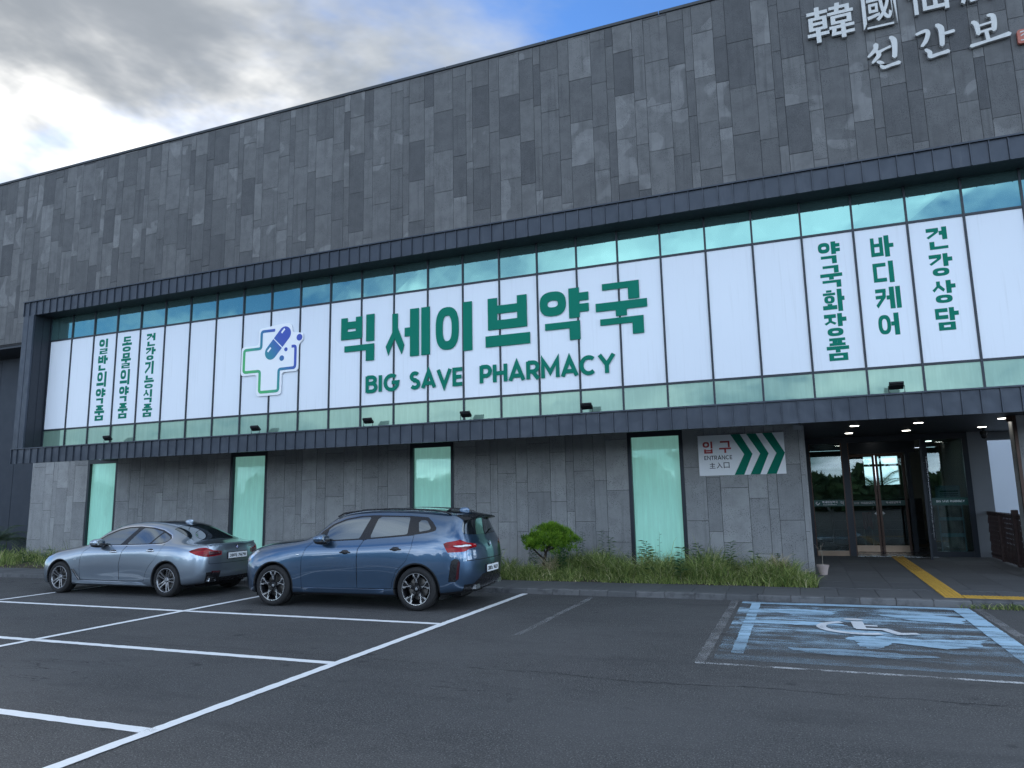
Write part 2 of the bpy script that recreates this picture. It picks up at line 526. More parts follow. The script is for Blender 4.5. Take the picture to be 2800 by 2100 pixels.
    simple('rim_grey', (0.30, 0.30, 0.31), 0.28, 0.85, var=0.05)
    simple('rim_bright', (0.72, 0.72, 0.73), 0.2, 0.9, var=0.04)
    simple('rim_black', (0.012, 0.012, 0.014), 0.3, 0.3)
    simple('brake_disc', (0.20, 0.19, 0.18), 0.4, 0.9, var=0.2, scale=20)
    t = NT('lamp_red')
    p = t.objc()
    t.done(t.pbr(t.mix(t.ramp(t.noise(t.vscale(p, (1.0, 1.0, 7.0)), 4.0, 2.0), 0.4, 0.6), (0.16, 0.004, 0.007), (0.34, 0.010, 0.014)), 0.10, ior=1.35))
    simple('lamp_red_dark', (0.060, 0.004, 0.008), 0.12, coat=1.0)
    t = NT('lamp_clear')
    p = t.objc()
    t.done(t.pbr(t.mix(t.ramp(t.noise(p, 9.0, 2.0), 0.4, 0.6), (0.32, 0.34, 0.37), (0.75, 0.77, 0.80)), 0.08, 0.5, coat=1.0))
    simple('plate_white', (0.78, 0.79, 0.80), 0.45, var=0.02)
    simple('plate_text', (0.015, 0.016, 0.02), 0.5)
    simple('emblem_blue', (0.03, 0.10, 0.40), 0.3)
materials()

# ------------------------------------------------------------------ mesh helpers
def tag(o, label=None, cat=None, group=None, kind=None):
    if label: o['label'] = label
    if cat: o['category'] = cat
    if group: o['group'] = group
    if kind: o['kind'] = kind
    return o

def empty(name, loc, label=None, cat=None, group=None, rz=0.0):
    o = bpy.data.objects.new(name, None)
    COL.objects.link(o)
    o.location = loc
    o.rotation_euler = (0, 0, rz)
    o.empty_display_size = 0.2
    return tag(o, label, cat, group)

class MB:
    """collects faces; build() makes one mesh object"""
    def __init__(self):
        self.v, self.f, self.r = [], [], []
    def add(self, vs, fs, rnd=None):
        o = len(self.v)
        self.v += [tuple(x) for x in vs]
        self.f += [tuple(i + o for i in f) for f in fs]
        self.r += [random.random() if rnd is None else rnd] * len(vs)
        return self
    def box(self, x0, x1, y0, y1, z0, z1, rnd=None):
        return self.add([(x0, y0, z0), (x1, y0, z0), (x1, y1, z0), (x0, y1, z0), (x0, y0, z1), (x1, y0, z1), (x1, y1, z1), (x0, y1, z1)],
                        [(0, 3, 2, 1), (4, 5, 6, 7), (0, 1, 5, 4), (1, 2, 6, 5), (2, 3, 7, 6), (3, 0, 4, 7)], rnd)
    def slab(self, x0, x1, y0, y1, z0, z1, b=0.004, rnd=None):
        """box whose top edge is chamfered"""
        return self.add([(x0, y0, z0), (x1, y0, z0), (x1, y1, z0), (x0, y1, z0), (x0, y0, z1 - b), (x1, y0, z1 - b), (x1, y1, z1 - b), (x0, y1, z1 - b),
                         (x0 + b, y0 + b, z1), (x1 - b, y0 + b, z1), (x1 - b, y1 - b, z1), (x0 + b, y1 - b, z1)],
                        [(0, 1, 5, 4), (1, 2, 6, 5), (2, 3, 7, 6), (3, 0, 4, 7), (4, 5, 9, 8), (5, 6, 10, 9), (6, 7, 11, 10), (7, 4, 8, 11), (8, 9, 10, 11)], rnd)
    def facebox(self, x0, x1, yf, yb, z0, z1, b=0.004, rnd=None):
        """wall panel facing -y with chamfered front edges"""
        return self.add([(x0, yb, z0), (x1, yb, z0), (x1, yb, z1), (x0, yb, z1), (x0, yf + b, z0), (x1, yf + b, z0), (x1, yf + b, z1), (x0, yf + b, z1),
                         (x0 + b, yf, z0 + b), (x1 - b, yf, z0 + b), (x1 - b, yf, z1 - b), (x0 + b, yf, z1 - b)],
                        [(0, 1, 5, 4), (1, 2, 6, 5), (2, 3, 7, 6), (3, 0, 4, 7), (4, 5, 9, 8), (5, 6, 10, 9), (6, 7, 11, 10), (7, 4, 8, 11), (8, 9, 10, 11)], rnd)
    def prism(self, poly, y0, y1, rnd=None):
        """xz polygon (counter-clockwise seen from -y) from front y0 back to y1"""
        a = sum(poly[i][0] * poly[(i + 1) % len(poly)][1] - poly[(i + 1) % len(poly)][0] * poly[i][1] for i in range(len(poly)))
        if a < 0:
            poly = poly[::-1]
        n = len(poly)
        vs = [(x, y0, z) for x, z in poly] + [(x, y1, z) for x, z in poly]
        fs = [tuple(range(n)), tuple(range(2 * n - 1, n - 1, -1))]
        fs += [(i, i + n, (i + 1) % n + n, (i + 1) % n) for i in range(n)]
        return self.add(vs, fs, rnd)
    def ring(self, outer, inner, y0, y1):
        """closed band between two xz loops of equal length"""
        n = len(outer)
        vs = [(x, y0, z) for x, z in outer] + [(x, y0, z) for x, z in inner] + [(x, y1, z) for x, z in outer] + [(x, y1, z) for x, z in inner]
        fs = []
        for i in range(n):
            j = (i + 1) % n
            fs += [(i, j, j + n, i + n), (i, i + 2 * n, j + 2 * n, j), (i + n, j + n, j + 3 * n, i + 3 * n)]
        return self.add(vs, fs)
    def tube(self, pts, r, n=6, r1=None, cap=True, rnd=None):
        pts = [Vector(p) for p in pts]
        m = len(pts)
        vs, fs = [], []
        ref = Vector((0, 0, 1))
        for i, p in enumerate(pts):
            d = (pts[min(i + 1, m - 1)] - pts[max(i - 1, 0)]).normalized()
            if abs(d.dot(ref)) > 0.95:
                rr = Vector((1, 0, 0))
            else:
                rr = ref
            u = d.cross(rr).normalized()
            w = u.cross(d)
            k = i / max(1, m - 1)
            rad = (r[i] if isinstance(r, (list, tuple)) else (r if r1 is None else r + (r1 - r) * k))
            for j in range(n):
                a = 2 * math.pi * j / n
                vs.append(p + (u * math.cos(a) + w * math.sin(a)) * rad)
        for i in range(m - 1):
            for j in range(n):
                fs.append((i * n + j, i * n + (j + 1) % n, (i + 1) * n + (j + 1) % n, (i + 1) * n + j))
        if cap:
            fs.append(tuple(range(n - 1, -1, -1)))
            fs.append(tuple(range((m - 1) * n, m * n)))
        return self.add(vs, fs, rnd)
    def lathe(self, prof, n=24, axis='z', c=(0, 0, 0), closed=False):
        """prof: (radius, height) pairs round an axis"""
        vs, fs = [], []
        m = len(prof)
        for i in range(n):
            a = 2 * math.pi * i / n
            for r, h in prof:
                x, y = r * math.cos(a), r * math.sin(a)
                p = (x, y, h) if axis == 'z' else (x, h, y)
                vs.append((p[0] + c[0], p[1] + c[1], p[2] + c[2]))
        seg = m if closed else m - 1
        for i in range(n):
            j = (i + 1) % n
            for k in range(seg):
                l = (k + 1) % m
                q = (i * m + k, j * m + k, j * m + l, i * m + l)
                fs.append(q if axis == 'z' else q[::-1])
        return self.add(vs, fs)
    def build(self, name, mat, parent=None, smooth=False, kind=None, local=False, origin=None):
        off = Vector((0, 0, 0))
        if parent is not None and not local:
            off = parent.matrix_basis.translation.copy()
            pp = parent.parent
            while pp is not None:
                off += pp.matrix_basis.translation
                pp = pp.parent
        org = Vector(origin) - off if origin is not None else Vector((0, 0, 0))
        sh = off + org
        me = bpy.data.meshes.new(name)
        me.from_pydata([(x - sh.x, y - sh.y, z - sh.z) for x, y, z in self.v], [], self.f)
        at = me.attributes.new('rnd', 'FLOAT', 'POINT')
        at.data.foreach_set('value', self.r)
        if smooth:
            me.polygons.foreach_set('use_smooth', [True] * len(me.polygons))
        me.materials.append(MATS[mat])
        me.update()
        o = bpy.data.objects.new(name, me)
        COL.objects.link(o)
        if parent is not None:
            o.parent = parent
        o.location = org
        if kind:
            o['kind'] = kind
        return o

def circle_pts(cx, cz, rx, rz=None, n=32, a0=0.0):
    rz = rx if rz is None else rz
    return [(cx + rx * math.cos(a0 + 2 * math.pi * i / n), cz + rz * math.sin(a0 + 2 * math.pi * i / n)) for i in range(n)]

def round_rect(x0, x1, z0, z1, r, n=6):
    out = []
    for cx, cz, a in ((x1 - r, z1 - r, 0), (x0 + r, z1 - r, 90), (x0 + r, z0 + r, 180), (x1 - r, z0 + r, 270)):
        for i in range(n + 1):
            t = math.radians(a + 90 * i / n)
            out.append((cx + r * math.cos(t), cz + r * math.sin(t)))
    return out

def stroke_poly(pts, w, closed=False):
    """flat ribbon round a 2D polyline with mitred corners -> left and right point lists"""
    n = len(pts)
    L, R = [], []
    for i in range(n):
        if closed:
            p0, p1, p2 = pts[i - 1], pts[i], pts[(i + 1) % n]
        else:
            p0, p1, p2 = pts[max(i - 1, 0)], pts[i], pts[min(i + 1, n - 1)]
        d1 = Vector((p1[0] - p0[0], p1[1] - p0[1])); d2 = Vector((p2[0] - p1[0], p2[1] - p1[1]))
        if d1.length < 1e-9: d1 = d2
        if d2.length < 1e-9: d2 = d1
        d1.normalize(); d2.normalize()
        t = d1 + d2
        if t.length < 1e-6: t = d1
        t.normalize()
        nn = Vector((-t.y, t.x))
        k = 1.0 / max(0.35, nn.dot(Vector((-d1.y, d1.x))))
        L.append((p1[0] + nn.x * w / 2 * k, p1[1] + nn.y * w / 2 * k))
        R.append((p1[0] - nn.x * w / 2 * k, p1[1] - nn.y * w / 2 * k))
    return L, R

def stroke_mb(mb, pts, w, y0, y1, closed=False):
    L, R = stroke_poly(pts, w, closed)
    if closed:
        a = sum(pts[i][0] * pts[(i + 1) % len(pts)][1] - pts[(i + 1) % len(pts)][0] * pts[i][1] for i in range(len(pts)))
        if a > 0:
            mb.ring(R, L, y0, y1)
        else:
            mb.ring(L[::-1], R[::-1], y0, y1)
        return
    n = len(L)
    for i in range(n - 1):
        pass
    vs = [(x, y0, z) for x, z in L] + [(x, y0, z) for x, z in R] + [(x, y1, z) for x, z in L] + [(x, y1, z) for x, z in R]
    fs = []
    for i in range(n - 1):
        fs += [(i, i + n, i + n + 1, i + 1), (i, i + 1, i + 1 + 2 * n, i + 2 * n), (i + n, i + 3 * n, i + 3 * n + 1, i + n + 1)]
    fs += [(0, 2 * n, 3 * n, n), (n - 1, 2 * n - 1, 4 * n - 1, 3 * n - 1)]
    mb.add(vs, fs)

# ------------------------------------------------------------------ lettering
TH, TV = 0.135, 0.155       # horizontal and vertical stroke weights, heavy gothic

def rect(x0, y0, x1, y1):
    return ('p', [(x0, y0), (x1, y0), (x1, y1), (x0, y1)])

def jamo(c, b, th, tv):
    """consonant strokes inside box b = (x0, y0, x1, y1)"""
    x0, y0, x1, y1 = b
    w, h = x1 - x0, y1 - y0
    th = min(th, h * 0.36)
    tv = min(tv, w * 0.30)
    if c == 'g':
        return [rect(x0, y1 - th, x1, y1), rect(x1 - tv, y0, x1, y1)]
    if c == 'gd':      # slanted leg
        return [rect(x0, y1 - th, x1, y1), ('p', [(x1 - tv, y1), (x1, y1), (x1 - w * 0.04, y0 + h * 0.55), (x0 + w * 0.16, y0), (x0, y0 + h * 0.16), (x1 - tv - w * 0.08, y0 + h * 0.58)])]
    if c == 'n':
        return [rect(x0, y0, x0 + tv, y1), rect(x0, y0, x1, y0 + th)]
    if c == 'd':
        return [rect(x0, y1 - th, x1, y1), rect(x0, y0, x0 + tv, y1), rect(x0, y0, x1, y0 + th)]
    if c == 'r':
        m = (y0 + y1) / 2
        t = min(th, h * 0.22)
        return [rect(x0, y1 - t, x1, y1), rect(x1 - tv, m - t / 2, x1, y1), rect(x0, m - t / 2, x1, m + t / 2), rect(x0, y0, x0 + tv, m + t / 2), rect(x0, y0, x1, y0 + t)]
    if c == 'm':
        return [rect(x0, y1 - th, x1, y1), rect(x0, y0, x0 + tv, y1), rect(x1 - tv, y0, x1, y1), rect(x0, y0, x1, y0 + th)]
    if c == 'b':
        m = y0 + h * 0.52
        return [rect(x0, y0, x0 + tv, y1), rect(x1 - tv, y0, x1, y1), rect(x0, m - th * 0.1, x1, m + th * 0.8), rect(x0, y0, x1, y0 + th)]
    if c == 's':
        cx = (x0 + x1) / 2
        return [('p', [(cx - tv / 2, y1), (cx + tv / 2, y1), (cx + tv / 2, y1 - h * 0.4), (x0 + w * 0.14, y0), (x0, y0 + h * 0.22), (cx - tv / 2, y1 - h * 0.45)]),
                ('p', [(cx + tv / 2, y1 - h * 0.35), (x1, y0 + h * 0.22), (x1 - w * 0.14, y0), (cx - tv * 0.25, y1 - h * 0.55)])]
    if c == 'o':
        return [('e', (x0 + x1) / 2, (y0 + y1) / 2, w / 2, h / 2, tv, th)]
    if c == 'j':
        cx = (x0 + x1) / 2
        yy = y1 - th
        hh = yy - y0
        return [rect(x0, yy, x1, y1), ('p', [(cx - tv / 2, yy + 0.01), (cx + tv / 2, yy + 0.01), (cx + tv / 2, y0 + hh * 0.5), (x0 + w * 0.14, y0), (x0, y0 + hh * 0.26), (cx - tv / 2, y0 + hh * 0.55)]),
                ('p', [(cx + tv * 0.4, y0 + hh * 0.62), (x1, y0 + hh * 0.26), (x1 - w * 0.14, y0), (cx - tv * 0.2, y0 + hh * 0.42)])]
    if c == 'k':
        m = y0 + h * 0.48
        return jamo('gd', b, th, tv) + [rect(x0, m, x1 - tv * 0.3, m + th * 0.9)]
    if c == 'p':
        return [rect(x0, y1 - th, x1, y1), rect(x0, y0, x1, y0 + th), rect(x0 + w * 0.2, y0, x0 + w * 0.2 + tv, y1), rect(x1 - w * 0.2 - tv, y0, x1 - w * 0.2, y1)]
    if c == 'h':
        t = min(th, h * 0.17)
        return [rect(x0 + w * 0.28, y1 - t, x1 - w * 0.28, y1), rect(x0, y1 - t * 2.35, x1, y1 - t * 1.25), ('e', (x0 + x1) / 2, y0 + (h - t * 2.5) / 2, w * 0.42, (h - t * 2.5) / 2, tv, t)]
    return []

LEAD = {0: 'g', 2: 'n', 3: 'd', 5: 'r', 6: 'm', 7: 'b', 9: 's', 11: 'o', 12: 'j', 15: 'k', 17: 'p', 18: 'h'}
TAIL = {1: 'g', 4: 'n', 8: 'r', 16: 'm', 17: 'b', 21: 'o'}

def syllable(ch, th=TH, tv=TV):
    i = ord(ch) - 0xAC00
    l, v, t = i // 588, (i % 588) // 28, i % 28
    c = LEAD[l]
    P = []
    if v in (0, 2, 4, 5, 20):          # upright vowels
        yb = 0.42 if t else 0.0
        double = v == 5
        xv = 0.60 if double else 0.68
        if v in (0, 2): xv = 0.60
        cb = (0.0, 0.50 if t else 0.06, 0.46 if double else (0.54 if v != 20 else 0.57), 0.98 if t else 0.94)
        if c == 'g' and v != 20: c = 'gd'
        if c == 'g' and v == 20: c = 'gd'
        P += jamo(c, cb, th * 0.95, tv)
        xv2 = xv
        P.append(rect(xv2, yb, xv2 + tv, 1.0))
        ym = (yb + 1.0) / 2
        if v == 0: P.append(rect(xv2 + tv, ym - th / 2 + 0.02, 1.0, ym + th / 2 + 0.02))
        if v == 2:
            P += [rect(xv2 + tv, ym + 0.03, 1.0, ym + 0.03 + th * 0.85), rect(xv2 + tv, ym - 0.03 - th * 0.85, 1.0, ym - 0.03)]
        if v in (4, 5): P.append(rect(xv2 - 0.13, ym - th / 2 + 0.02, xv2, ym + th / 2 + 0.02))
        if v == 5: P.append(rect(xv2 + tv + 0.06, yb, xv2 + 2 * tv + 0.05, 1.0))
        if t: P += jamo(TAIL[t], (0.10, 0.0, 0.68 + tv if v not in (0, 2) else 0.60 + tv, 0.36), th, tv)
    elif v in (8, 13, 18):             # lying vowels
        if t:
            P += jamo(c, (0.14, 0.66, 0.86, 1.0), th * 0.85, tv)
            if v == 18: P.append(rect(0.0, 0.46, 1.0, 0.46 + th * 0.9))
            if v == 8: P += [rect(0.0, 0.42, 1.0, 0.42 + th * 0.85), rect(0.5 - tv / 2, 0.42, 0.5 + tv / 2, 0.62)]
            if v == 13: P += [rect(0.0, 0.48, 1.0, 0.48 + th * 0.85), rect(0.5 - tv / 2, 0.36, 0.5 + tv / 2, 0.50)]
            P += jamo(TAIL[t], (0.08, 0.0, 0.92, 0.33), th * 0.85, tv)
        else:
            P += jamo(c, (0.06, 0.36, 0.94, 1.0), th, tv) if v == 18 else jamo(c, (0.10, 0.46, 0.90, 1.0), th, tv)
            if v == 18: P.append(rect(0.0, 0.02, 1.0, 0.02 + th * 1.2))
            if v == 8: P += [rect(0.0, 0.02, 1.0, 0.02 + th), rect(0.5 - tv / 2, 0.02, 0.5 + tv / 2, 0.40)]
            if v == 13: P += [rect(0.0, 0.30, 1.0, 0.30 + th), rect(0.5 - tv / 2, 0.0, 0.5 + tv / 2, 0.32)]
    else:                              # mixed vowels
        xv = 0.68 if v == 9 else 0.78
        P += jamo(c, (0.04, 0.38, 0.60, 0.98), th * 0.95, tv)
        P.append(rect(xv, 0.0, xv + tv, 1.0))
        P.append(rect(0.0, 0.10, xv - 0.04, 0.10 + th))
        if v == 9: P += [rect(0.32 - tv / 2, 0.10, 0.32 + tv / 2, 0.36), rect(xv + tv, 0.48, 1.0, 0.48 + th)]
    return P

def draw_prims(mb, prims, x0, x1, z0, z1, y, depth):
    for k, p in enumerate(prims):
        yf = y - 0.0004 * (k + 1)
        if p[0] == 'p':
            pts = [(x0 + a * (x1 - x0), z0 + b * (z1 - z0)) for a, b in p[1]]
            mb.prism(pts, yf, y + depth)
        else:
            _, cx, cy, rx, ry, tv, th = p
            sx, sz = x1 - x0, z1 - z0
            # superellipse rings, as in square-shouldered gothic faces
            def se(ax, az, e=2.6, n=40):
                o = []
                for i in range(n):
                    t = 2 * math.pi * i / n
                    c, s = math.cos(t), math.sin(t)
                    o.append((x0 + cx * sx + ax * sx * math.copysign(abs(c) ** (2 / e), c), z0 + cy * sz + az * sz * math.copysign(abs(s) ** (2 / e), s)))
                return o
            mb.ring(se(rx, ry), se(rx - tv, ry - th), yf, y + depth)

def hangul(ch, x0, x1, z0, z1, y, mat, parent, depth=0.004, th=TH, tv=TV, name='letter', label=None):
    mb = MB()
    draw_prims(mb, syllable(ch, th, tv), x0, x1, z0, z1, y, depth)
    return mb.build(name, mat, parent)

def arc(cx, cy, rx, ry, a0, a1, n=14):
    return [(cx + rx * math.cos(math.radians(a0 + (a1 - a0) * i / n)), cy + ry * math.sin(math.radians(a0 + (a1 - a0) * i / n))) for i in range(n + 1)]

# letter skeletons, unit cap height; width given first
LATIN = {
    'B': (0.62, [[(0.08, 0), (0.08, 1)], [(0.08, 0.93), (0.32, 0.93)] + arc(0.32, 0.74, 0.2, 0.19, 90, -90) + [(0.08, 0.53)], [(0.30, 0.53)] + arc(0.34, 0.30, 0.22, 0.23, 90, -90) + [(0.08, 0.07)]]),
    'I': (0.18, [[(0.09, 0), (0.09, 1)]]),
    'G': (0.82, [arc(0.42, 0.5, 0.34, 0.43, 50, 360) + [(0.44, 0.50)]]),
    'S': (0.60, [arc(0.30, 0.73, 0.20, 0.20, 35, 270, 12) + arc(0.30, 0.28, 0.22, 0.21, 90, -145, 12)]),
    'A': (0.80, [[(0.06, 0), (0.40, 0.97), (0.74, 0)], [(0.16, 0.27), (0.64, 0.27)]]),
    'V': (0.78, [[(0.05, 1), (0.39, 0.03), (0.73, 1)]]),
    'E': (0.56, [[(0.52, 0.93), (0.08, 0.93), (0.08, 0.07), (0.52, 0.07)], [(0.08, 0.5), (0.48, 0.5)]]),
    'P': (0.60, [[(0.08, 0), (0.08, 1)], [(0.08, 0.93), (0.30, 0.93)] + arc(0.32, 0.67, 0.22, 0.26, 90, -90) + [(0.08, 0.41)]]),
    'H': (0.72, [[(0.08, 0), (0.08, 1)], [(0.64, 0), (0.64, 1)], [(0.08, 0.5), (0.64, 0.5)]]),
    'R': (0.64, [[(0.08, 0), (0.08, 1)], [(0.08, 0.93), (0.30, 0.93)] + arc(0.33, 0.68, 0.22, 0.25, 90, -90) + [(0.08, 0.43)], [(0.30, 0.43), (0.58, 0)]]),
    'M': (0.88, [[(0.08, 0), (0.08, 0.98), (0.44, 0.30), (0.80, 0.98), (0.80, 0)]]),
    'C': (0.80, [arc(0.42, 0.5, 0.34, 0.43, 48, 312, 20)]),
    'Y': (0.74, [[(0.04, 1), (0.37, 0.45), (0.70, 1)], [(0.37, 0.5), (0.37, 0)]]),
    'N': (0.74, [[(0.08, 0), (0.08, 0.97), (0.66, 0.03), (0.66, 1)]]),
    'T': (0.62, [[(0.0, 0.93), (0.62, 0.93)], [(0.31, 0.93), (0.31, 0)]]),
}

def latin(word, x0, x1, z0, z1, y, mat, parent, weight=0.15, depth=0.004, gap=0.10, name='letter', single=False):
    tot = sum(LATIN[c][0] for c in word) + gap * (len(word) - 1)
    k = (x1 - x0) / tot
    h = z1 - z0
    x = x0
    allmb = MB()
    for c in word:
        w, strokes = LATIN[c]
        mb = allmb if single else MB()
        for q, s in enumerate(strokes):
            stroke_mb(mb, [(x + a * k, z0 + b * h) for a, b in s], weight * h, y - 0.0004 * (q + 1), y + depth)
        if not single:
            mb.build(name, mat, parent)
        x += (w + gap) * k
    if single:
        allmb.build(name, mat, parent)

def font_text(body, x0, x1, z0, z1, y, mat, parent, depth=0.004, offset=0.0, name='letter', rot=None, bevel=0.0, local=False, axis='-y', off2=0.0):
    """glyphs from the built-in font turned into a mesh and fitted to a box on a vertical plane"""
    c = bpy.data.curves.new('glyph', 'FONT')
    c.body = body
    c.offset = offset
    c.extrude = 0.05
    c.resolution_u = 3
    o = bpy.data.objects.new('glyph', c)
    COL.objects.link(o)
    dg = bpy.context.evaluated_depsgraph_get()
    dg.update()
    me = o.evaluated_get(dg).to_mesh()
    vs = [v.co.copy() for v in me.vertices]
    fs = [tuple(p.vertices) for p in me.polygons]
    o.to_mesh_clear()
    bpy.data.objects.remove(o)
    bpy.data.curves.remove(c)
    xa, xb = min(v.x for v in vs), max(v.x for v in vs)
    ya, yb = min(v.y for v in vs), max(v.y for v in vs)
    za, zb = min(v.z for v in vs), max(v.z for v in vs)
    out = []
    for v in vs:
        fx = (v.x - xa) / (xb - xa); fz = (v.y - ya) / (yb - ya); fd = (v.z - za) / (zb - za)
        out.append((x0 + fx * (x1 - x0), y + depth * (1 - fd), z0 + fz * (z1 - z0)))
    if axis == '+x':        # plane facing +x, reading direction +y (rear plates of the cars)
        out = [(y - (b - y), a, z) for a, b, z in out]
        out = [(2 * 0 + a, b, z) for a, b, z in out]
    mb = MB()
    mb.add(out, fs)
    return mb.build(name, mat, parent, local=local)

# ------------------------------------------------------------------ ground and setting
WALL = 2.30
def pave_z(y):
    return 0.09 + (y + 1.25) * 0.008

def ground():
    mb = MB()
    n = 30
    mb.add([(-220, -220, 0), (260, -220, 0), (260, 220, 0), (-220, 220, 0)], [(0, 1, 2, 3)])
    road = mb.build('asphalt', 'asphalt', kind='structure')
    def strip(name, x0, x1, y0, y1, mat, z=0.004):
        m = MB()
        # subdivided with slightly uneven edges as sprayed paint has
        nx = max(1, int(max(x1 - x0, y1 - y0) / 0.07))
        vs, fs = [], []
        along_x = (x1 - x0) > (y1 - y0)
        for i in range(nx + 1):
            k = i / nx
            j0, j1 = random.gauss(0, 0.0035), random.gauss(0, 0.0035)
            if along_x:
                x = x0 + (x1 - x0) * k
                vs += [(x, y0 + j0, z), (x, y1 + j1, z)]
            else:
                y = y0 + (y1 - y0) * k
                vs += [(x1 + j0, y, z), (x0 + j1, y, z)]
        for i in range(nx):
            fs.append((2 * i, 2 * i + 2, 2 * i + 3, 2 * i + 1))
        m.add(vs, fs)
        return m.build(name, mat, road)
    w = 0.06
    # lines along the building
    for y, z in ((-4.70, 0.004), (-7.32, 0.0045), (-9.82, 0.005)):
        strip('painted_line', -12.0, 15.38, y - w, y + w, 'paint_white', z)
    # lines across: shared ends of the bays
    for x in (15.42, 10.49, 5.55, 0.6):
        strip('painted_line', x - w, x + w, -14.0 if x > 15 else -12.5, -1.30, 'paint_white', 0.008)
    # worn out older lines
    strip('painted_line', 16.72, 16.82, -5.2, -1.33, 'paint_faded', 0.004)
    strip('painted_line', 19.18, 19.30, -6.15, -1.36, 'paint_faded', 0.004)
    strip('painted_line', 22.70, 22.82, -6.15, -1.36, 'paint_faded', 0.004)
    strip('painted_line', 19.20, 26.0, -6.19, -6.12, 'paint_thin', 0.0045)
    # accessible bay: worn blue field, firmer border strokes and the white symbol
    strip('painted_field', 19.36, 22.62, -5.9, -1.46, 'paint_blue', 0.004)
    strip('painted_border', 19.36, 22.64, -1.62, -1.40, 'paint_blue_strong', 0.008)
    strip('painted_border', 19.52, 19.66, -5.6, -1.6, 'paint_blue_strong', 0.012)
    strip('painted_border', 22.40, 22.64, -5.9, -1.6, 'paint_blue_strong', 0.012)
    # chalky remains of older coats, each with a ragged outline
    for q, pts in enumerate(([(19.45, -3.22), (20.3, -3.18), (20.75, -3.26), (20.9, -3.42), (20.2, -3.50), (19.5, -3.46)],
                ([(19.75, -2.15), (20.35, -2.05), (20.75, -2.2), (20.65, -2.6), (20.2, -2.62), (19.8, -2.38)]),
                ([(20.75, -4.25), (21.2, -4.1), (21.6, -4.2), (22.3, -4.05), (22.2, -4.45), (21.8, -4.75), (21.3, -4.5), (21.0, -5.0), (20.9, -4.6)]),
                ([(21.3, -2.3), (22.0, -2.2), (22.42, -2.4), (22.3, -2.9), (21.7, -2.75)]),
                ([(20.1, -5.1), (20.9, -5.05), (21.7, -5.2), (21.2, -5.42), (20.3, -5.35)]))):
        c = MB()
        ring_ = []
        for i in range(len(pts)):
            a, b = Vector(pts[i]), Vector(pts[(i + 1) % len(pts)])
            for k in range(8):
                p_ = a.lerp(b, k / 8)
                ring_.append((p_.x + random.uniform(-.05, .05), p_.y + random.uniform(-.02, .02), 0.008 + 0.0006 * q))
        if sum(ring_[i][0] * ring_[(i + 1) % len(ring_)][1] - ring_[(i + 1) % len(ring_)][0] * ring_[i][1] for i in range(len(ring_))) < 0:
            ring_ = ring_[::-1]
        c.add(ring_, [tuple(range(len(ring_)))])
        c.build('painted_patch', 'paint_blue_strong', road)
    # wheelchair sign in plan, drawn with ribbons
    m = MB()
    def rib(pts, wd, z):
        L_, R_ = stroke_poly(pts, wd)
        n_ = len(L_)
        m.add([(x, y, z) for x, y in L_] + [(x, y, z) for x, y in R_], [(i, i + n_, i + n_ + 1, i + 1) for i in range(n_ - 1)])
    m.add([(x, y, 0.016) for x, y in circle_pts(20.96, -2.90, 0.13, 0.085, 20)], [tuple(range(20))])
    rib([(20.985, -3.06), (20.995, -3.62)], 0.15, 0.016)
    rib([(21.0, -3.385), (21.22, -3.385)], 0.10, 0.0165)
    rib([(20.94, -3.63), (21.28, -3.63), (21.42, -3.92), (21.64, -3.84)], 0.12, 0.017)
    rib(arc(20.98, -3.58, 0.46, 0.44, 115, 300, 22), 0.12, 0.0175)
    m.build('wheelchair_symbol', 'paint_symbol', road)
    # one long settlement crack running parallel to the building
    for x0, x1, yb, wd in ((6.0, 16.6, -7.02, 0.007), (16.9, 24.0, -7.06, 0.010)):
        pts, ws = [], []
        x, y = x0, yb
        while x < x1:
            pts.append((x, y)); ws.append(wd * random.uniform(0.3, 1.3))
            x += random.uniform(0.05, 0.14); y += random.uniform(-0.028, 0.028) + (yb - y) * 0.12
        vs = []
        for (px, py), w_ in zip(pts, ws):
            vs += [(px, py - w_ / 2, 0.003), (px, py + w_ / 2, 0.003)]
        c = MB(); c.add(vs, [(2 * i, 2 * i + 2, 2 * i + 3, 2 * i + 1) for i in range(len(pts) - 1)])
        c.build('crack', 'crack_dark', road)

    # raised pavement along the front of the building
    pav = MB()
    pav.add([(-30, -1.24, 0.0), (40, -1.24, 0.0), (40, -1.24, 0.075), (-30, -1.24, 0.075), (40, 12, 0.165), (-30, 12, 0.165), (40, 12, 0), (-30, 12, 0)],
            [(0, 1, 2, 3), (3, 2, 4, 5), (1, 6, 4, 2), (0, 3, 5, 7), (7, 5, 4, 6)])
    side = pav.build('pavement', 'soil', kind='structure')
    k = 0
    x = -9.0
    while x < 26.5:
        m = MB()
        lift = random.uniform(-0.006, 0.006)
        fy = random.uniform(-0.006, 0.006)
        m.slab(x + 0.004, x + 0.516, -1.27 + fy, -1.10, -0.02, 0.098 + lift, 0.012)
        m.build('kerb_stone', 'kerb_stone', side)
        x += 0.52
    x = -9.13
    while x < 26.5:
        m = MB()
        lift = random.uniform(0, 0.004)
        m.slab(x + 0.003, x + 0.597, -1.095, -0.02, 0.0, 0.094 + lift, 0.004)
        m.build('paving_slab', 'paving', side)
        x += 0.60
    # entrance forecourt slabs
    x = 20.58
    i = 0
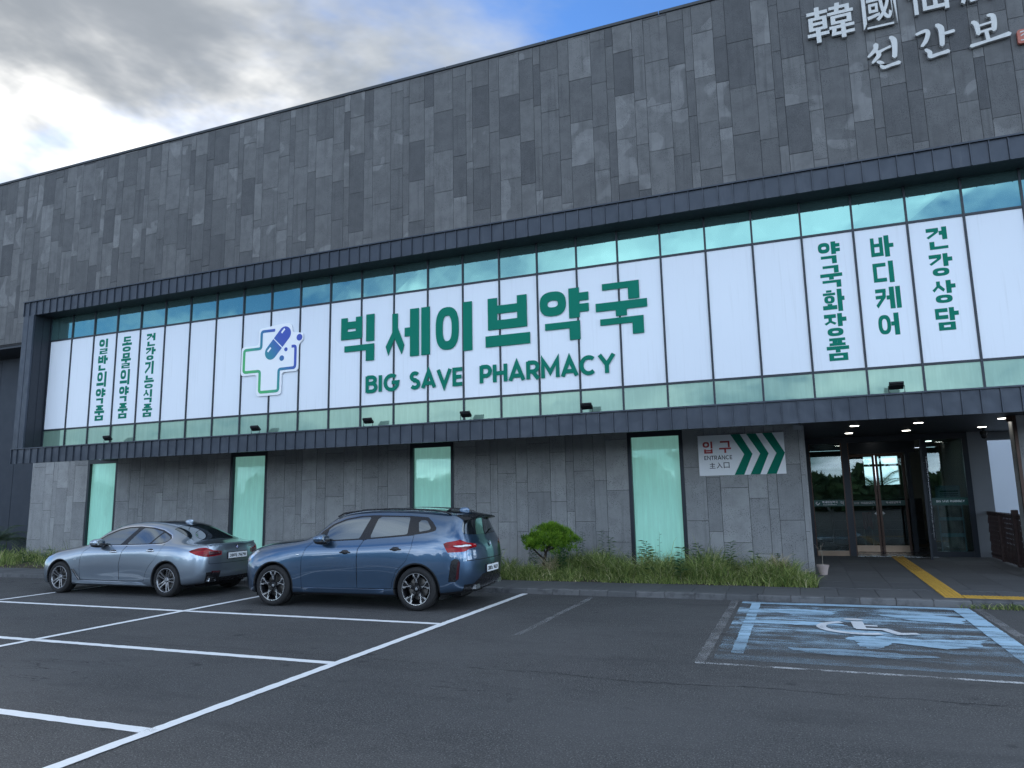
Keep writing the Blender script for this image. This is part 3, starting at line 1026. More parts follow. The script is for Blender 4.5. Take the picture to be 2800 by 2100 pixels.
    while x < 26.5:
        y = -0.015
        while y < 6.4:
            y1 = min(y + 0.9, 6.42)
            m = MB()
            z0, z1 = pave_z(y), pave_z(y1)
            l = random.uniform(0, 0.003) + 0.004
            m.add([(x + .003, y + .003, z0 + l), (x + .597, y + .003, z0 + l), (x + .597, y1 - .003, z1 + l), (x + .003, y1 - .003, z1 + l),
                   (x + .003, y + .003, 0.02), (x + .597, y + .003, 0.02), (x + .597, y1 - .003, 0.02), (x + .003, y1 - .003, 0.02)],
                  [(0, 1, 2, 3), (4, 5, 1, 0), (5, 6, 2, 1), (6, 7, 3, 2), (7, 4, 0, 3)])
            m.build('paving_slab', 'paving', side)
            y += 0.9
        x += 0.60
    # tactile guide tiles
    def tile(x0, x1, y0, y1, bars):
        m = MB()
        z0, z1 = pave_z(y0) + 0.010, pave_z(y1) + 0.010
        g = 0.003
        def zt(y): return z0 + (z1 - z0) * (y - y0) / (y1 - y0)
        m.add([(x0 + g, y0 + g, z0), (x1 - g, y0 + g, z0), (x1 - g, y1 - g, z1), (x0 + g, y1 - g, z1), (x0 + g, y0 + g, 0.03), (x1 - g, y0 + g, 0.03), (x1 - g, y1 - g, 0.03), (x0 + g, y1 - g, 0.03)],
              [(0, 1, 2, 3), (4, 5, 1, 0), (5, 6, 2, 1), (6, 7, 3, 2), (7, 4, 0, 3)])
        if bars:
            for q in range(4):
                xc = x0 + (q + 0.5) * (x1 - x0) / 4
                m.box(xc - 0.014, xc + 0.014, y0 + 0.02, y1 - 0.02, zt(y0) - 0.02, max(z0, z1) + 0.005)
        else:
            for a in range(5):
                for b in range(5):
                    xc = x0 + (a + 0.5) * (x1 - x0) / 5; yc = y0 + (b + 0.5) * (y1 - y0) / 5
                    m.add([(xc - .02, yc - .02, zt(yc)), (xc + .02, yc - .02, zt(yc)), (xc + .02, yc + .02, zt(yc)), (xc - .02, yc + .02, zt(yc)),
                           (xc - .01, yc - .01, zt(yc) + .006), (xc + .01, yc - .01, zt(yc) + .006), (xc + .01, yc + .01, zt(yc) + .006), (xc - .01, yc + .01, zt(yc) + .006)],
                          [(0, 1, 5, 4), (1, 2, 6, 5), (2, 3, 7, 6), (3, 0, 4, 7), (4, 5, 6, 7)])
        m.build('tactile_tile', 'tactile_yellow', side)
    y = -0.60
    i = 0
    while y < 6.2:
        tile(22.41, 22.70, y, y + 0.29, i >= 12)
        y += 0.295
        i += 1
    x = 22.41
    while x < 26.0:
        tile(x, x + 0.28, -0.895, -0.605, False)
        x += 0.285
    return road, side
ROAD, PAVEMENT = ground()

# ------------------------------------------------------------------ the pharmacy building
BLD = empty('pharmacy_building', (10.0, WALL, 0.0), 'long dark stone clad building with a projecting glazed upper storey', 'building')
PITCH = 0.904
def wall_columns(start, x0, x1):
    """stone column widths repeat .6 .4 .2 .5 .3 and the cross joints step down 0.24 m each column"""
    W = (0.6, 0.4, 0.2, 0.5, 0.3)
    sc = 1.988 / 2.0
    out = []
    x = start
    while x > x0: x -= 1.988
    i = 0
    while x < x1:
        w = W[i % 5] * sc
        a, b = max(x, x0), min(x + w, x1)
        if b - a > 0.03:
            out.append((a, b, i % 5))
        x += w
        i += 1
    return out

def stone_walls():
    panels = []
    # upper wall
    for a, b, k in wall_columns(13.60, -9.0, 27.0):
        z = 10.16 - 0.238 * k
        while z > 7.56: z -= 1.19
        while z < 13.78:
            p0, p1 = max(z, 7.56), min(z + 1.19, 13.78)
            vis_low = 8.75 if a > -1.2 else 7.4
            if p1 - p0 > 0.05 and p1 > vis_low:
                panels.append((a, b, p0, p1, 'stone_upper'))
            z += 1.19
    # ground floor wall between the windows
    for s0, s1, st, zj in ((-3.63, -1.02, -1.60, 0.74), (0.30, 4.87, 2.27, 0.74), (6.20, 10.88, 8.22, 0.74), (12.16, 16.70, 14.18, 0.74), (17.98, 20.54, 18.76, 0.74)):
        for a, b, k in wall_columns(st, s0, s1):
            z = zj - 0.238 * k
            while z > 0.05: z -= 1.19
            while z < 3.42:
                p0, p1 = max(z, 0.05), min(z + 1.19, 3.42)
                if p1 - p0 > 0.05:
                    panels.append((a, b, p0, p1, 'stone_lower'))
                z += 1.19
    def score(p):
        c = Vector(((p[0] + p[1]) / 2, WALL, (p[2] + p[3]) / 2))
        d = c - CAM
        hid = 1.0
        if p[4] == 'stone_upper' and p[0] > -0.6:
            hid = max(0.02, min(1.0, (p[3] - 9.0) / (p[3] - p[2])))
        if c.x > 25.6 or c.x < -6.8: hid *= 0.05
        return (p[1] - p[0]) * (p[3] - p[2]) * abs(d.y) / d.length ** 3 * hid
    panels.sort(key=score, reverse=True)
    up = MB(); up.box(-9.0, 27.0, WALL + 0.030, WALL + 0.4, 7.50, 13.80)
    upo = up.build('upper_wall', 'joint_dark', BLD)
    lo = MB()
    for s0, s1 in ((-3.62, -1.02), (0.30, 4.87), (6.20, 10.88), (12.16, 16.70), (17.98, 20.535)):
        lo.box(s0, s1, WALL + 0.030, WALL + 0.4, 0.0, 3.60)
    loo = lo.build('lower_wall', 'joint_dark', BLD)
    rest = {'stone_upper': MB(), 'stone_lower': MB()}
    g = 0.0035
    for i, (a, b, z0, z1, mt) in enumerate(panels):
        yf = WALL + random.uniform(-0.003, 0.003)
        mb = MB() if i < 300 else rest[mt]
        r = random.random()
        mb.facebox(a + g, b - g, yf, WALL + 0.0285, z0 + g, z1 - g, 0.003, rnd=r)
        if i < 300:
            mb.build('stone_panel', mt, upo if mt == 'stone_upper' else loo)
    for mt, par in (('stone_upper', upo), ('stone_lower', loo)):
        if rest[mt].v:
            rest[mt].build('stone_panels_remaining', mt, par, kind='stuff')
    # coping along the roof edge
    m = MB()
    x = -9.0
    while x < 27.0:
        m.box(x, x + 2.98, WALL - 0.035, WALL + 0.45, 13.785, 13.86)
        x += 3.0
    m.build('coping', 'coping', BLD)
    # dark recess at the far left, below the upper wall
    m = MB()
    m.box(-14.0, -3.75, 3.6, 3.8, 0.0, 7.5)
    x = -13.5
    while x < -3.8:
        m.box(x, min(x + 1.15, -3.70), 3.575, 3.62, 0.05, 7.40)
        x += 1.17
    m.build('recessed_wall', 'plaster_dark', BLD)
    m = MB(); m.box(-14.0, -3.66, WALL + 0.05, 3.6, 7.42, 7.495); m.build('recess_soffit', 'soffit_dark', BLD)
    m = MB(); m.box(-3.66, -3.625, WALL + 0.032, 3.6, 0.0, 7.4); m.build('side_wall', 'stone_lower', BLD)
    # return wall at the entrance
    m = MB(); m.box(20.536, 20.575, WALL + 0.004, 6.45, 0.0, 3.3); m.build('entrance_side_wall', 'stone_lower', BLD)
stone_walls()

def zinc_box():
    yf = -0.55
    # core of the projecting storey, behind the metal skin
    core = MB()
    core.box(-0.45, 27.0, yf + 0.06, WALL + 0.02, 7.36, 7.74)
    core.box(-0.45, 27.0, yf + 0.06, WALL + 0.02, 3.30, 3.44)
    core.box(-0.45, 27.0, yf + 0.06, yf + 0.16, 3.035, 3.30)
    core.box(-0.45, -0.05, yf + 0.06, WALL + 0.02, 3.44, 7.36)
    core.build('storey_frame', 'zinc_dark', BLD)
    for z0, z1 in ((7.355, 7.755), (3.03, 3.435)):
        x = -0.48 + 0.224
        xs = [-0.48]
        x = 0.03
        xs.append(-0.25)
        while x < 26.8:
            xs.append(x)
            x += 0.284
        for a, b in zip(xs[:-1], xs[1:]):
            m = MB()
            # sheet, dished very slightly, with its standing seam on the left edge
            sk = random.uniform(-0.001, 0.001)
            yy = yf + 0.012
            m.add([(a + 0.010, yy, z0), (b - 0.010, yy, z0), (b - 0.010, yy, z1), (a + 0.010, yy, z1), ((a + b) / 2, yy + 0.0012 + sk, (z0 + z1) / 2),
                   (a + 0.010, yf + 0.06, z0), (b - 0.010, yf + 0.06, z0), (b - 0.010, yf + 0.06, z1), (a + 0.010, yf + 0.06, z1)],
                  [(0, 1, 4), (1, 2, 4), (2, 3, 4), (3, 0, 4), (5, 6, 1, 0), (6, 7, 2, 1), (7, 8, 3, 2), (8, 5, 0, 3)])
            m.box(a - 0.008, a + 0.008, yf - 0.018, yf + 0.05, z0, z1)
            m.build('metal_panel', 'zinc', BLD)
        m = MB()
        m.box(-0.50, 27.0, yf - 0.035, yf + 0.3, z1 + 0.002, z1 + 0.030)
        m.build('flashing', 'zinc', BLD)
    # left jamb: two upright sheets
    for a, b in ((-0.48, -0.255), (-0.245, -0.035)):
        m = MB()
        m.facebox(a + 0.005, b - 0.005, yf - 0.006, yf + 0.06, 3.437, 7.353, 0.01)
        m.build('jamb_panel', 'zinc', BLD)
    m = MB()
    m.box(-0.05, -0.030, yf + 0.062, 0.0, 3.445, 7.355)
    m.box(-0.032, -0.020, -0.26, -0.24, 3.445, 7.355)
    m.build('jamb_lining', 'zinc_dark', BLD)
    # sill sheet on top of the lower band
    m = MB(); m.box(-0.03, 27.0, yf + 0.31, 0.01, 3.440, 3.462); m.build('sill', 'zinc', BLD)
    # soffit under the storey in front of the ground floor wall
    m = MB(); m.box(-0.45, 20.5, yf + 0.17, WALL + 0.02, 3.27, 3.298); m.build('soffit', 'soffit_dark', BLD)

def glazing():
    zs, z1, z2, ze = 3.462, 4.008, 6.663, 7.36
    for k in range(0, 30):
        x = PITCH * k
        m = MB()
        m.box(x - 0.018, x + 0.018, -0.030, 0.05, zs, ze)
        m.build('mullion', 'frame_dark', BLD)
        if k == 29: break
        a, b = x + 0.019, x + PITCH - 0.019
        m = MB(); t1, t2 = random.uniform(-.002, .002), random.uniform(-.002, .002)
        m.add([(a, t1, z2 + 0.022), (b, t2, z2 + 0.022), (b, t2 + random.uniform(-.003, .003), ze), (a, t1, ze)], [(0, 1, 2, 3)])
        m.build('upper_pane', 'teal_reflective', BLD)
        m = MB()
        m.add([(a, -t1, zs), (b, -t2, zs), (b, -t2, z1 - 0.022), (a, -t1, z1 - 0.022)], [(0, 1, 2, 3)])
        m.build('lower_pane', 'teal_lower', BLD)
        m = MB()
        m.facebox(a, b, -0.006, 0.03, z1 + 0.022, z2 - 0.022, 0.003)
        m.build('sign_panel', 'sign_white', BLD)
    for z in (z1, z2):
        m = MB(); m.box(-0.03, 26.3, -0.026, 0.045, z - 0.0215, z + 0.0215); m.build('transom', 'frame_dark', BLD)

def ground_windows():
    for a, b in ((-1.02, 0.30), (4.87, 6.20), (10.88, 12.16), (16.70, 17.98)):
        root = MB()
        y = WALL + 0.10
        fw = 0.085
        root.box(a, a + fw, WALL + 0.002, y + 0.06, 0.10, 3.27)
        root.box(b - fw, b, WALL + 0.002, y + 0.06, 0.10, 3.27)
        root.box(a + fw, b - fw, WALL + 0.002, y + 0.06, 3.15, 3.27)
        root.box(a + fw, b - fw, WALL + 0.002, y + 0.06, 0.10, 0.20)
        fr = root.build('window', 'frame_dark', BLD)
        m = MB()
        m.add([(a + fw, y, 0.20), (b - fw, y, 0.20), (b - fw, y, 3.15), (a + fw, y, 3.15)], [(0, 1, 2, 3)])
        m.build('pane', 'teal_window', fr)
zinc_box(); glazing(); ground_windows()

def entrance():
    D = 6.45
    # soffit over the forecourt
    m = MB(); m.box(20.5, 27.5, -0.38, 6.9, 3.215, 3.27); m.build('entrance_soffit', 'soffit_dark', BLD)
    for (x, y) in ((21.61, 2.83), (21.62, 4.94), (22.84, 2.84), (22.86, 4.90), (24.35, 2.78), (24.41, 4.90)):
        m = MB()
        m.lathe([(0.0, 3.198), (0.085, 3.200), (0.095, 3.214)], 20, c=(x, y, 0))
        lamp = m.build('downlight', 'lamp_on', BLD, smooth=True)
        m = MB(); m.lathe([(0.098, 3.216), (0.100, 3.205), (0.118, 3.205), (0.120, 3.216)], 20, c=(x, y, 0)); m.build('trim_ring', 'soffit_dark', lamp)
    # plaster pier and passage at the right
    m = MB(); m.box(24.37, 24.80, 6.44, 7.2, 0.0, 3.22); m.build('entrance_pier', 'plaster_grey', BLD)
    m = MB(); m.box(24.80, 27.5, 10.0, 10.2, 0.0, 3.5); m.build('passage_wall', 'plaster_pale', BLD)
    m = MB(); m.box(24.80, 27.5, 6.9, 7.2, 3.02, 3.22); m.build('passage_beam', 'plaster_grey', BLD)
    m = MB(); m.box(24.40, 24.455, 2.30, 2.38, 0.1, 3.214); m.box(24.30, 24.399, 2.32, 2.36, 3.10, 3.213); m.build('corner_trim', 'bronze', BLD)
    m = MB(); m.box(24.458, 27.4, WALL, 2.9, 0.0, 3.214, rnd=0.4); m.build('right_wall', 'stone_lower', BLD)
    # glazed front
    m = MB()
    zb = 0.155
    for a, b in ((20.576, 20.70), (21.50, 21.64), (23.34, 23.46), (24.25, 24.37)):
        m.box(a, b, D - 0.06, D + 0.06, zb, 3.213)
    for a, b in ((20.70, 21.50), (21.64, 23.34), (23.46, 24.25)):
        m.box(a, b, D - 0.055, D + 0.055, 3.06, 3.213)
    front = m.build('entrance_frame', 'frame_dark', BLD)
    m = MB()
    for a, b in ((21.47, 21.50), (21.64, 21.665), (20.70, 20.725)):
        m.box(a, b, D - 0.07, D - 0.02, zb, 3.06)
    m.build('bronze_edging', 'bronze', front)
    for a, b, mt in ((20.725, 21.47, 'bronze_rail'), (23.46, 24.25, 'frame_dark')):
        m = MB(); m.box(a, b, D - 0.05, D + 0.04, zb, 0.285); m.build('bottom_rail', mt, front)
        m = MB(); m.box(a, b, D - 0.006, D + 0.006, 0.286, 3.058); m.build('fixed_pane', 'door_glass', front)
    # strip printed on the panes
    m = MB(); m.box(20.726, 21.469, D - 0.014, D - 0.008, 1.425, 1.59); st = m.build('printed_strip', 'band_green', front)
    for i, ch in enumerate('빅세이브약국'):
        hangul(ch, 20.93 + i * 0.063, 20.985 + i * 0.063, 1.50, 1.56, D - 0.016, 'sign_white_plain', st, 0.0015)
    latin('BIGSAVEPHARMACY', 20.95, 21.28, 1.455, 1.478, D - 0.016, 'sign_white_plain', st, depth=0.0015, single=True)
    m = MB(); stroke_mb(m, [(20.80, 1.545), (20.80, 1.52), (20.775, 1.52), (20.775, 1.49), (20.80, 1.49), (20.80, 1.465), (20.835, 1.465), (20.835, 1.49), (20.86, 1.49), (20.86, 1.52)], 0.009, D - 0.017, D - 0.0145)
    m.build('cross_mark', 'sign_white_plain', st)
    font_text('약', 21.37, 21.45, 1.465, 1.555, D - 0.016, 'sign_white_plain', st, 0.0015)
    m = MB(); m.box(23.461, 24.249, D - 0.014, D - 0.008, 1.42, 1.60); st = m.build('printed_strip', 'band_green', front)
    for wd, a, b in (('BIG', 23.56, 23.66), ('SAVE', 23.69, 23.83), ('PHARMACY', 23.86, 24.17)):
        latin(wd, a, b, 1.488, 1.538, D - 0.016, 'sign_white_plain', st, weight=0.19, depth=0.0015, single=True)
    # posters inside the right pane
    m = MB(); m.box(23.56, 24.10, D + 0.012, D + 0.016, 1.60, 1.90); pn = m.build('notice_sheet', 'poster_blue', front)
    m = MB()
    m.box(23.66, 24.06, D + 0.009, D + 0.0115, 1.735, 1.775); m.box(23.66, 24.06, D + 0.009, D + 0.0115, 1.68, 1.705); m.box(23.66, 24.06, D + 0.009, D + 0.0115, 1.64, 1.655)
    m.box(23.59, 23.70, D + 0.009, D + 0.0115, 1.865, 1.878)
    m.build('print_lines', 'band_green', pn)
    m = MB(); m.box(23.57, 24.12, D + 0.012, D + 0.016, 0.29, 1.41); ps = m.build('poster', 'poster_blue', front)
    for a, b in ((1.12, 1.40), (0.73, 1.04), (0.305, 0.64)):
        m = MB(); m.box(23.60, 24.09, D + 0.008, D + 0.0115, a, b); m.build('photo_print', 'poster_photo', ps)
    # threshold strip
    m = MB(); m.box(21.64, 23.46, D - 0.22, D - 0.15, 0.10, 0.162); m.build('threshold', 'satin_silver', BLD)
    # open leaf on the right, swung outwards, with a long pull handle
    leaf = empty('glass_door', (23.33, D - 0.05, 0.16), None, None)
    leaf.parent = BLD
    leaf.location = Vector((23.33, D - 0.05, 0.16)) - BLD.location
    leaf.rotation_euler = (0, 0, math.radians(82))
    def lf(mb, name, mat, par=leaf):
        return mb.build(name, mat, par, local=True)
    m = MB(); m.box(-0.86, -0.78, -0.025, 0.025, 0, 2.86); m.box(-0.08, 0, -0.025, 0.025, 0, 2.86); m.box(-0.78, -0.08, -0.025, 0.025, 0, 0.16); m.box(-0.78, -0.08, -0.025, 0.025, 2.76, 2.86)
    lf(m, 'leaf_frame', 'frame_dark')
    m = MB(); m.box(-0.78, -0.08, -0.005, 0.005, 0.16, 2.76); lf(m, 'leaf_pane', 'door_glass')
    m = MB(); m.tube([(-0.73, -0.09, 0.45), (-0.73, -0.09, 2.45)], 0.014, 8); m.tube([(-0.73, -0.09, 0.6), (-0.73, -0.02, 0.6)], 0.008); m.tube([(-0.73, -0.09, 2.3), (-0.73, -0.02, 2.3)], 0.008)
    lf(m, 'pull_handle', 'satin_silver')
    # inner pair of doors
    E_ = 7.9
    for a, b in ((21.70, 22.38), (22.40, 23.10)):
        m = MB()
        m.box(a, a + 0.06, E_ - 0.03, E_ + 0.03, 0.16, 2.82); m.box(b - 0.06, b, E_ - 0.03, E_ + 0.03, 0.16, 2.82)
        m.box(a + 0.06, b - 0.06, E_ - 0.03, E_ + 0.03, 2.74, 2.82)
        d = m.build('sliding_door', 'bronze', BLD)
        m = MB(); m.box(a + 0.06, b - 0.06, E_ - 0.03, E_ + 0.03, 0.16, 0.33); m.build('bottom_rail', 'bronze_rail', d)
        m = MB(); m.box(a + 0.06, b - 0.06, E_ - 0.006, E_ + 0.006, 0.331, 2.739); m.build('door_pane', 'door_glass', d)
        m = MB(); m.box(a + 0.061, b - 0.061, E_ - 0.013, E_ - 0.008, 1.40, 1.54); s2 = m.build('printed_strip', 'band_green', d)
        if a > 22:
            for i, ch in enumerate('빅세이브약국'):
                hangul(ch, a + 0.17 + i * 0.062, a + 0.224 + i * 0.062, 1.455, 1.51, E_ - 0.015, 'sign_white_plain', s2, 0.0015)
        else:
            latin('AVE', a + 0.08, a + 0.21, 1.45, 1.50, E_ - 0.015, 'sign_white_plain', s2, weight=0.17, depth=0.0015, single=True)
            latin('PHARMACY', a + 0.25, b - 0.08, 1.45, 1.50, E_ - 0.015, 'sign_white_plain', s2, weight=0.17, depth=0.0015, single=True)
    m = MB()
    xc = 22.335
    m.prism([(xc - 0.07, 1.19), (xc, 1.13), (xc, 1.25)], E_ - 0.016, E_ - 0.011)
    m.prism([(xc + 0.19, 1.19), (xc + 0.12, 1.25), (xc + 0.12, 1.13)], E_ - 0.016, E_ - 0.011)
    m.build('arrow_marks', 'sign_white_plain', BLD)
    # vestibule and shop behind
    m = MB()
    m.box(20.60, 21.66, E_ - 0.04, E_ + 0.04, 2.95, 3.2); m.box(21.66, 23.4, E_ - 0.04, E_ + 0.04, 2.83, 3.2)
    m.box(23.14, 23.26, E_ - 0.04, E_ + 0.04, 0.16, 2.83)
    m.build('inner_frame', 'frame_dark', BLD)
    m = MB(); m.box(20.6, 24.8, D + 0.07, 13.0, 0.10, 0.152); m.build('shop_floor', 'interior_floor', BLD)
    m = MB(); m.box(20.3, 24.8, D + 0.07, 13.0, 3.215, 3.30); m.build('shop_ceiling', 'interior_wall', BLD)
    m = MB(); m.box(20.30, 20.575, D + 0.07, 13.0, 0.1, 3.2); m.box(24.66, 24.80, D + 0.8, 13.0, 0.1, 3.2)
    m.box(20.6, 22.5, 12.9, 13.1, 0.1, 3.2); m.box(23.55, 24.7, 12.9, 13.1, 0.1, 3.2); m.box(22.5, 23.55, 12.9, 13.1, 0.1, 2.0); m.box(22.5, 23.55, 12.9, 13.1, 3.0, 3.2)
    m.build('shop_wall', 'interior_wall', BLD)
    m = MB(); m.box(22.98, 23.04, 12.92, 13.05, 2.0, 3.0); m.box(22.5, 23.55, 12.86, 12.915, 2.62, 2.70); m.build('back_window_bars', 'frame_dark', BLD)
    for x, y in ((21.2, 7.2), (22.4, 7.2), (23.9, 7.3), (21.4, 9.6), (22.9, 9.6), (24.0, 9.6)):
        m = MB(); m.lathe([(0.0, 3.197), (0.085, 3.199), (0.09, 3.2145)], 18, c=(x, y, 0)); m.build('interior_lamp', 'lamp_inside', BLD, smooth=True)
entrance()

# ------------------------------------------------------------------ signs on the building
def signs():
    y = -0.033
    s = empty('shop_sign', (14.0, y, 5.1), 'large green Korean lettering spelling the shop name across the white panels', 'sign')
    for ch, a, b in (('빅', 10.28, 11.33), ('세', 11.54, 12.63), ('이', 12.87, 13.90), ('브', 14.12, 15.18), ('약', 15.42, 16.52), ('국', 16.67, 17.76)):
        hangul(ch, a, b, 5.10, 6.235, y, 'sign_green', s, 0.012, th=0.185, tv=0.215)
    s = empty('shop_sign', (14.0, y, 4.3), 'row of green Latin capitals reading BIG SAVE PHARMACY', 'sign')
    for wd, a, b in (('BIG', 11.0, 11.90), ('SAVE', 12.19, 13.55), ('PHARMACY', 13.97, 17.03)):
        latin(wd, a, b, 4.325, 4.72, y, 'sign_green', s, weight=0.225, depth=0.006)
    cols = (('일반의약품', 2.03, 2.405, 6.52, 4.17, 'leftmost column of green Korean letters, five characters starting with a circle'),
            ('동물의약품', 2.935, 3.30, 6.50, 4.18, 'second column of green Korean letters from the left end of the glazing'),
            ('건강기능식품', 3.855, 4.21, 6.50, 4.17, 'six character column of green Korean letters near the left end'),
            ('약국화장품', 21.065, 21.445, 6.50, 4.20, 'tall five character column of green Korean letters above the entrance sign'),
            ('바디케어', 21.965, 22.345, 6.48, 4.59, 'four character column of green letters between the two right hand columns'),
            ('건강상담', 22.885, 23.25, 6.50, 4.59, 'rightmost column of green Korean letters, above the glass doors'))
    for txt, a, b, zt, zb, lab in cols:
        s = empty('window_lettering', ((a + b) / 2, -0.01, zb), lab, 'lettering', 'columns of green window lettering')
        n = len(txt)
        h = (zt - zb) / (n + (n - 1) * 0.09)
        if n == 4: h = 0.41
        p = (zt - zb - h) / (n - 1)
        for i, ch in enumerate(txt):
            hangul(ch, a, b, zt - i * p - h, zt - i * p, -0.0085, 'sign_green', s, 0.0022, th=0.185, tv=0.215)
    # cross and capsule emblem on its white board
    s = empty('emblem_board', (8.2, -0.05, 4.5), 'white cross shaped board with a green and blue capsule emblem', 'sign')
    def rounded(pts, r, n=5):
        out = []
        m = len(pts)
        for i in range(m):
            p0, p1, p2 = Vector(pts[i - 1]), Vector(pts[i]), Vector(pts[(i + 1) % m])
            d0, d1 = (p0 - p1).normalized(), (p2 - p1).normalized()
            rr = min(r, (p0 - p1).length * 0.45, (p2 - p1).length * 0.45)
            a, b = p1 + d0 * rr, p1 + d1 * rr
            for k in range(n + 1):
                t = k / n
                q = a * (1 - t) ** 2 + p1 * 2 * t * (1 - t) + b * t * t
                out.append((q.x, q.y))
        return out
    crs = [(7.25, 5.02), (7.77, 5.02), (7.77, 4.46), (8.54, 4.46), (8.54, 5.02), (9.05, 5.02), (9.05, 5.72), (8.80, 6.26), (7.79, 6.21), (7.79, 5.78), (7.25, 5.78)]
    m = MB()
    crs[5:8] = [(9.04, 5.02), (9.04, 5.70), (9.17, 5.80), (9.17, 5.98), (9.0, 6.0), (8.85, 6.02), (8.80, 6.27), (8.45, 6.27)]
    m.prism(rounded(crs, 0.10), -0.050, -0.031)
    m.build('backing_board', 'sign_white_plain', s)
    m = MB()
    path = [(8.30, 6.13), (7.88, 6.13), (7.88, 5.69), (7.34, 5.69), (7.34, 5.11), (7.86, 5.11), (7.86, 4.56), (8.45, 4.56), (8.45, 5.11), (8.95, 5.11), (8.95, 5.66), (8.83, 5.66)]
    pr = [path[0]]
    for i in range(1, len(path) - 1):
        p0, p1, p2 = Vector(path[i - 1]), Vector(path[i]), Vector(path[i + 1])
        rr = min(0.07, (p1 - p0).length * 0.45, (p2 - p1).length * 0.45)
        a, b = p1 + (p0 - p1).normalized() * rr, p1 + (p2 - p1).normalized() * rr
        for k in range(5):
            t = k / 4
            q = a * (1 - t) ** 2 + p1 * 2 * t * (1 - t) + b * t * t
            pr.append((q.x, q.y))
    pr.append(path[-1])
    stroke_mb(m, pr, 0.072, -0.056, -0.0505)
    m.build('cross_outline', 'logo_gradient', s)
    c0, c1, r = Vector((8.19, 5.56)), Vector((8.61, 6.01)), 0.185
    d = (c1 - c0).normalized()
    nrm = Vector((-d.y, d.x))
    mid = (c0 + c1) / 2
    ang = math.degrees(math.atan2(d.y, d.x))
    def half(c, sgn):
        a0 = ang + (90 if sgn < 0 else -90)
        pts = arc(c.x, c.y, r, r, a0, a0 + 180, 18)
        e = mid + d * 0.014 * sgn
        if sgn < 0:
            pts += [tuple(e - nrm * r), tuple(e + nrm * r)]
        else:
            pts += [tuple(e + nrm * r), tuple(e - nrm * r)]
        return pts
    for c, sg in ((c0, -1), (c1, 1)):
        m = MB(); m.prism(half(c, sg), -0.0565, -0.0505); o = m.build('capsule_half', 'logo_gradient', s)
        q = c + nrm * 0.09
        a, b = q - d * 0.05, q + d * 0.09
        m = MB(); stroke_mb(m, [tuple(a), tuple(b)], 0.05, -0.0575, -0.0566); m.build('highlight', 'sign_white_plain', o)
    for cx, cz, rr in ((9.06, 5.87, 0.085), (8.655, 5.60, 0.05), (8.535, 5.385, 0.07)):
        m = MB(); m.prism(circle_pts(cx, cz, rr), -0.0565, -0.0505); m.build('dot', 'logo_gradient', s)
    # entrance sign
    yb = WALL - 0.05
    s = empty('entrance_sign', (19.25, yb, 2.20), 'white entrance sign with red Korean letters and three green chevrons', 'sign')
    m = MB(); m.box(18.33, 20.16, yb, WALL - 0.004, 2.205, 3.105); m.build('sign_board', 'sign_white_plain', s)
    for k in range(3):
        o = 0.335 * k
        m = MB()
        m.prism([(19.05 + o, 3.103), (19.25 + o, 3.103), (19.49 + o, 2.655), (19.29 + o, 2.207), (19.085 + o, 2.207), (19.315 + o, 2.655)], yb - 0.003, yb - 0.0005)
        m.build('chevron', 'sign_green', s)
    hangul('입', 18.435, 18.685, 2.70, 2.965, yb - 0.001, 'sign_red', s, 0.001)
    hangul('구', 18.79, 19.045, 2.70, 2.965, yb - 0.001, 'sign_red', s, 0.001)
    latin('ENTRANCE', 18.455, 19.06, 2.557, 2.645, yb - 0.001, 'sign_black', s, weight=0.17, depth=0.001)
    for i, ch in enumerate('主入口'):
        font_text(ch, 18.56 + i * 0.152, 18.685 + i * 0.152, 2.362, 2.49, yb - 0.002, 'sign_black', s, 0.0015, offset=0.012)
    # raised brush lettering high on the stone wall
    yl = WALL - 0.10
    s = empty('wall_lettering', (23.5, yl, 11.9), 'upper row of raised pale Chinese characters on the dark stone', 'lettering')
    for ch, a, b, z0, z1 in (('韓', 21.36, 22.34, 11.97, 12.86), ('國', 22.52, 23.20, 12.02, 12.95), ('仙', 23.42, 24.20, 12.10, 12.98), ('肝', 24.42, 25.22, 12.10, 13.0), ('寶', 25.45, 26.25, 12.10, 13.0)):
        font_text(ch, a, b, z0, z1, yl, 'letter_metal', s, 0.07, offset=0.010)
    s = empty('wall_lettering', (23.9, yl, 11.0), 'lower row of three raised pale Korean syllables on the stone wall', 'lettering')
    brush(s, yl)
    s = empty('wall_seal', (25.5, yl, 10.9), 'small square red seal mark beside the raised wall letters', 'sign')
    m = MB(); m.prism(round_rect(25.33, 25.68, 10.93, 11.24, 0.05), yl, yl + 0.07); m.build('seal_body', 'seal_red', s)
    m = MB()
    for p in ([(25.38, 11.18), (25.50, 11.20)], [(25.39, 11.10), (25.48, 11.14), (25.46, 11.05)], [(25.38, 11.0), (25.49, 10.99)], [(25.56, 11.2), (25.56, 10.98)], [(25.54, 11.1), (25.63, 11.12)]):
        stroke_mb(m, p, 0.022, yl - 0.004, yl - 0.0005)
    m.build('seal_lines', 'letter_metal', s)

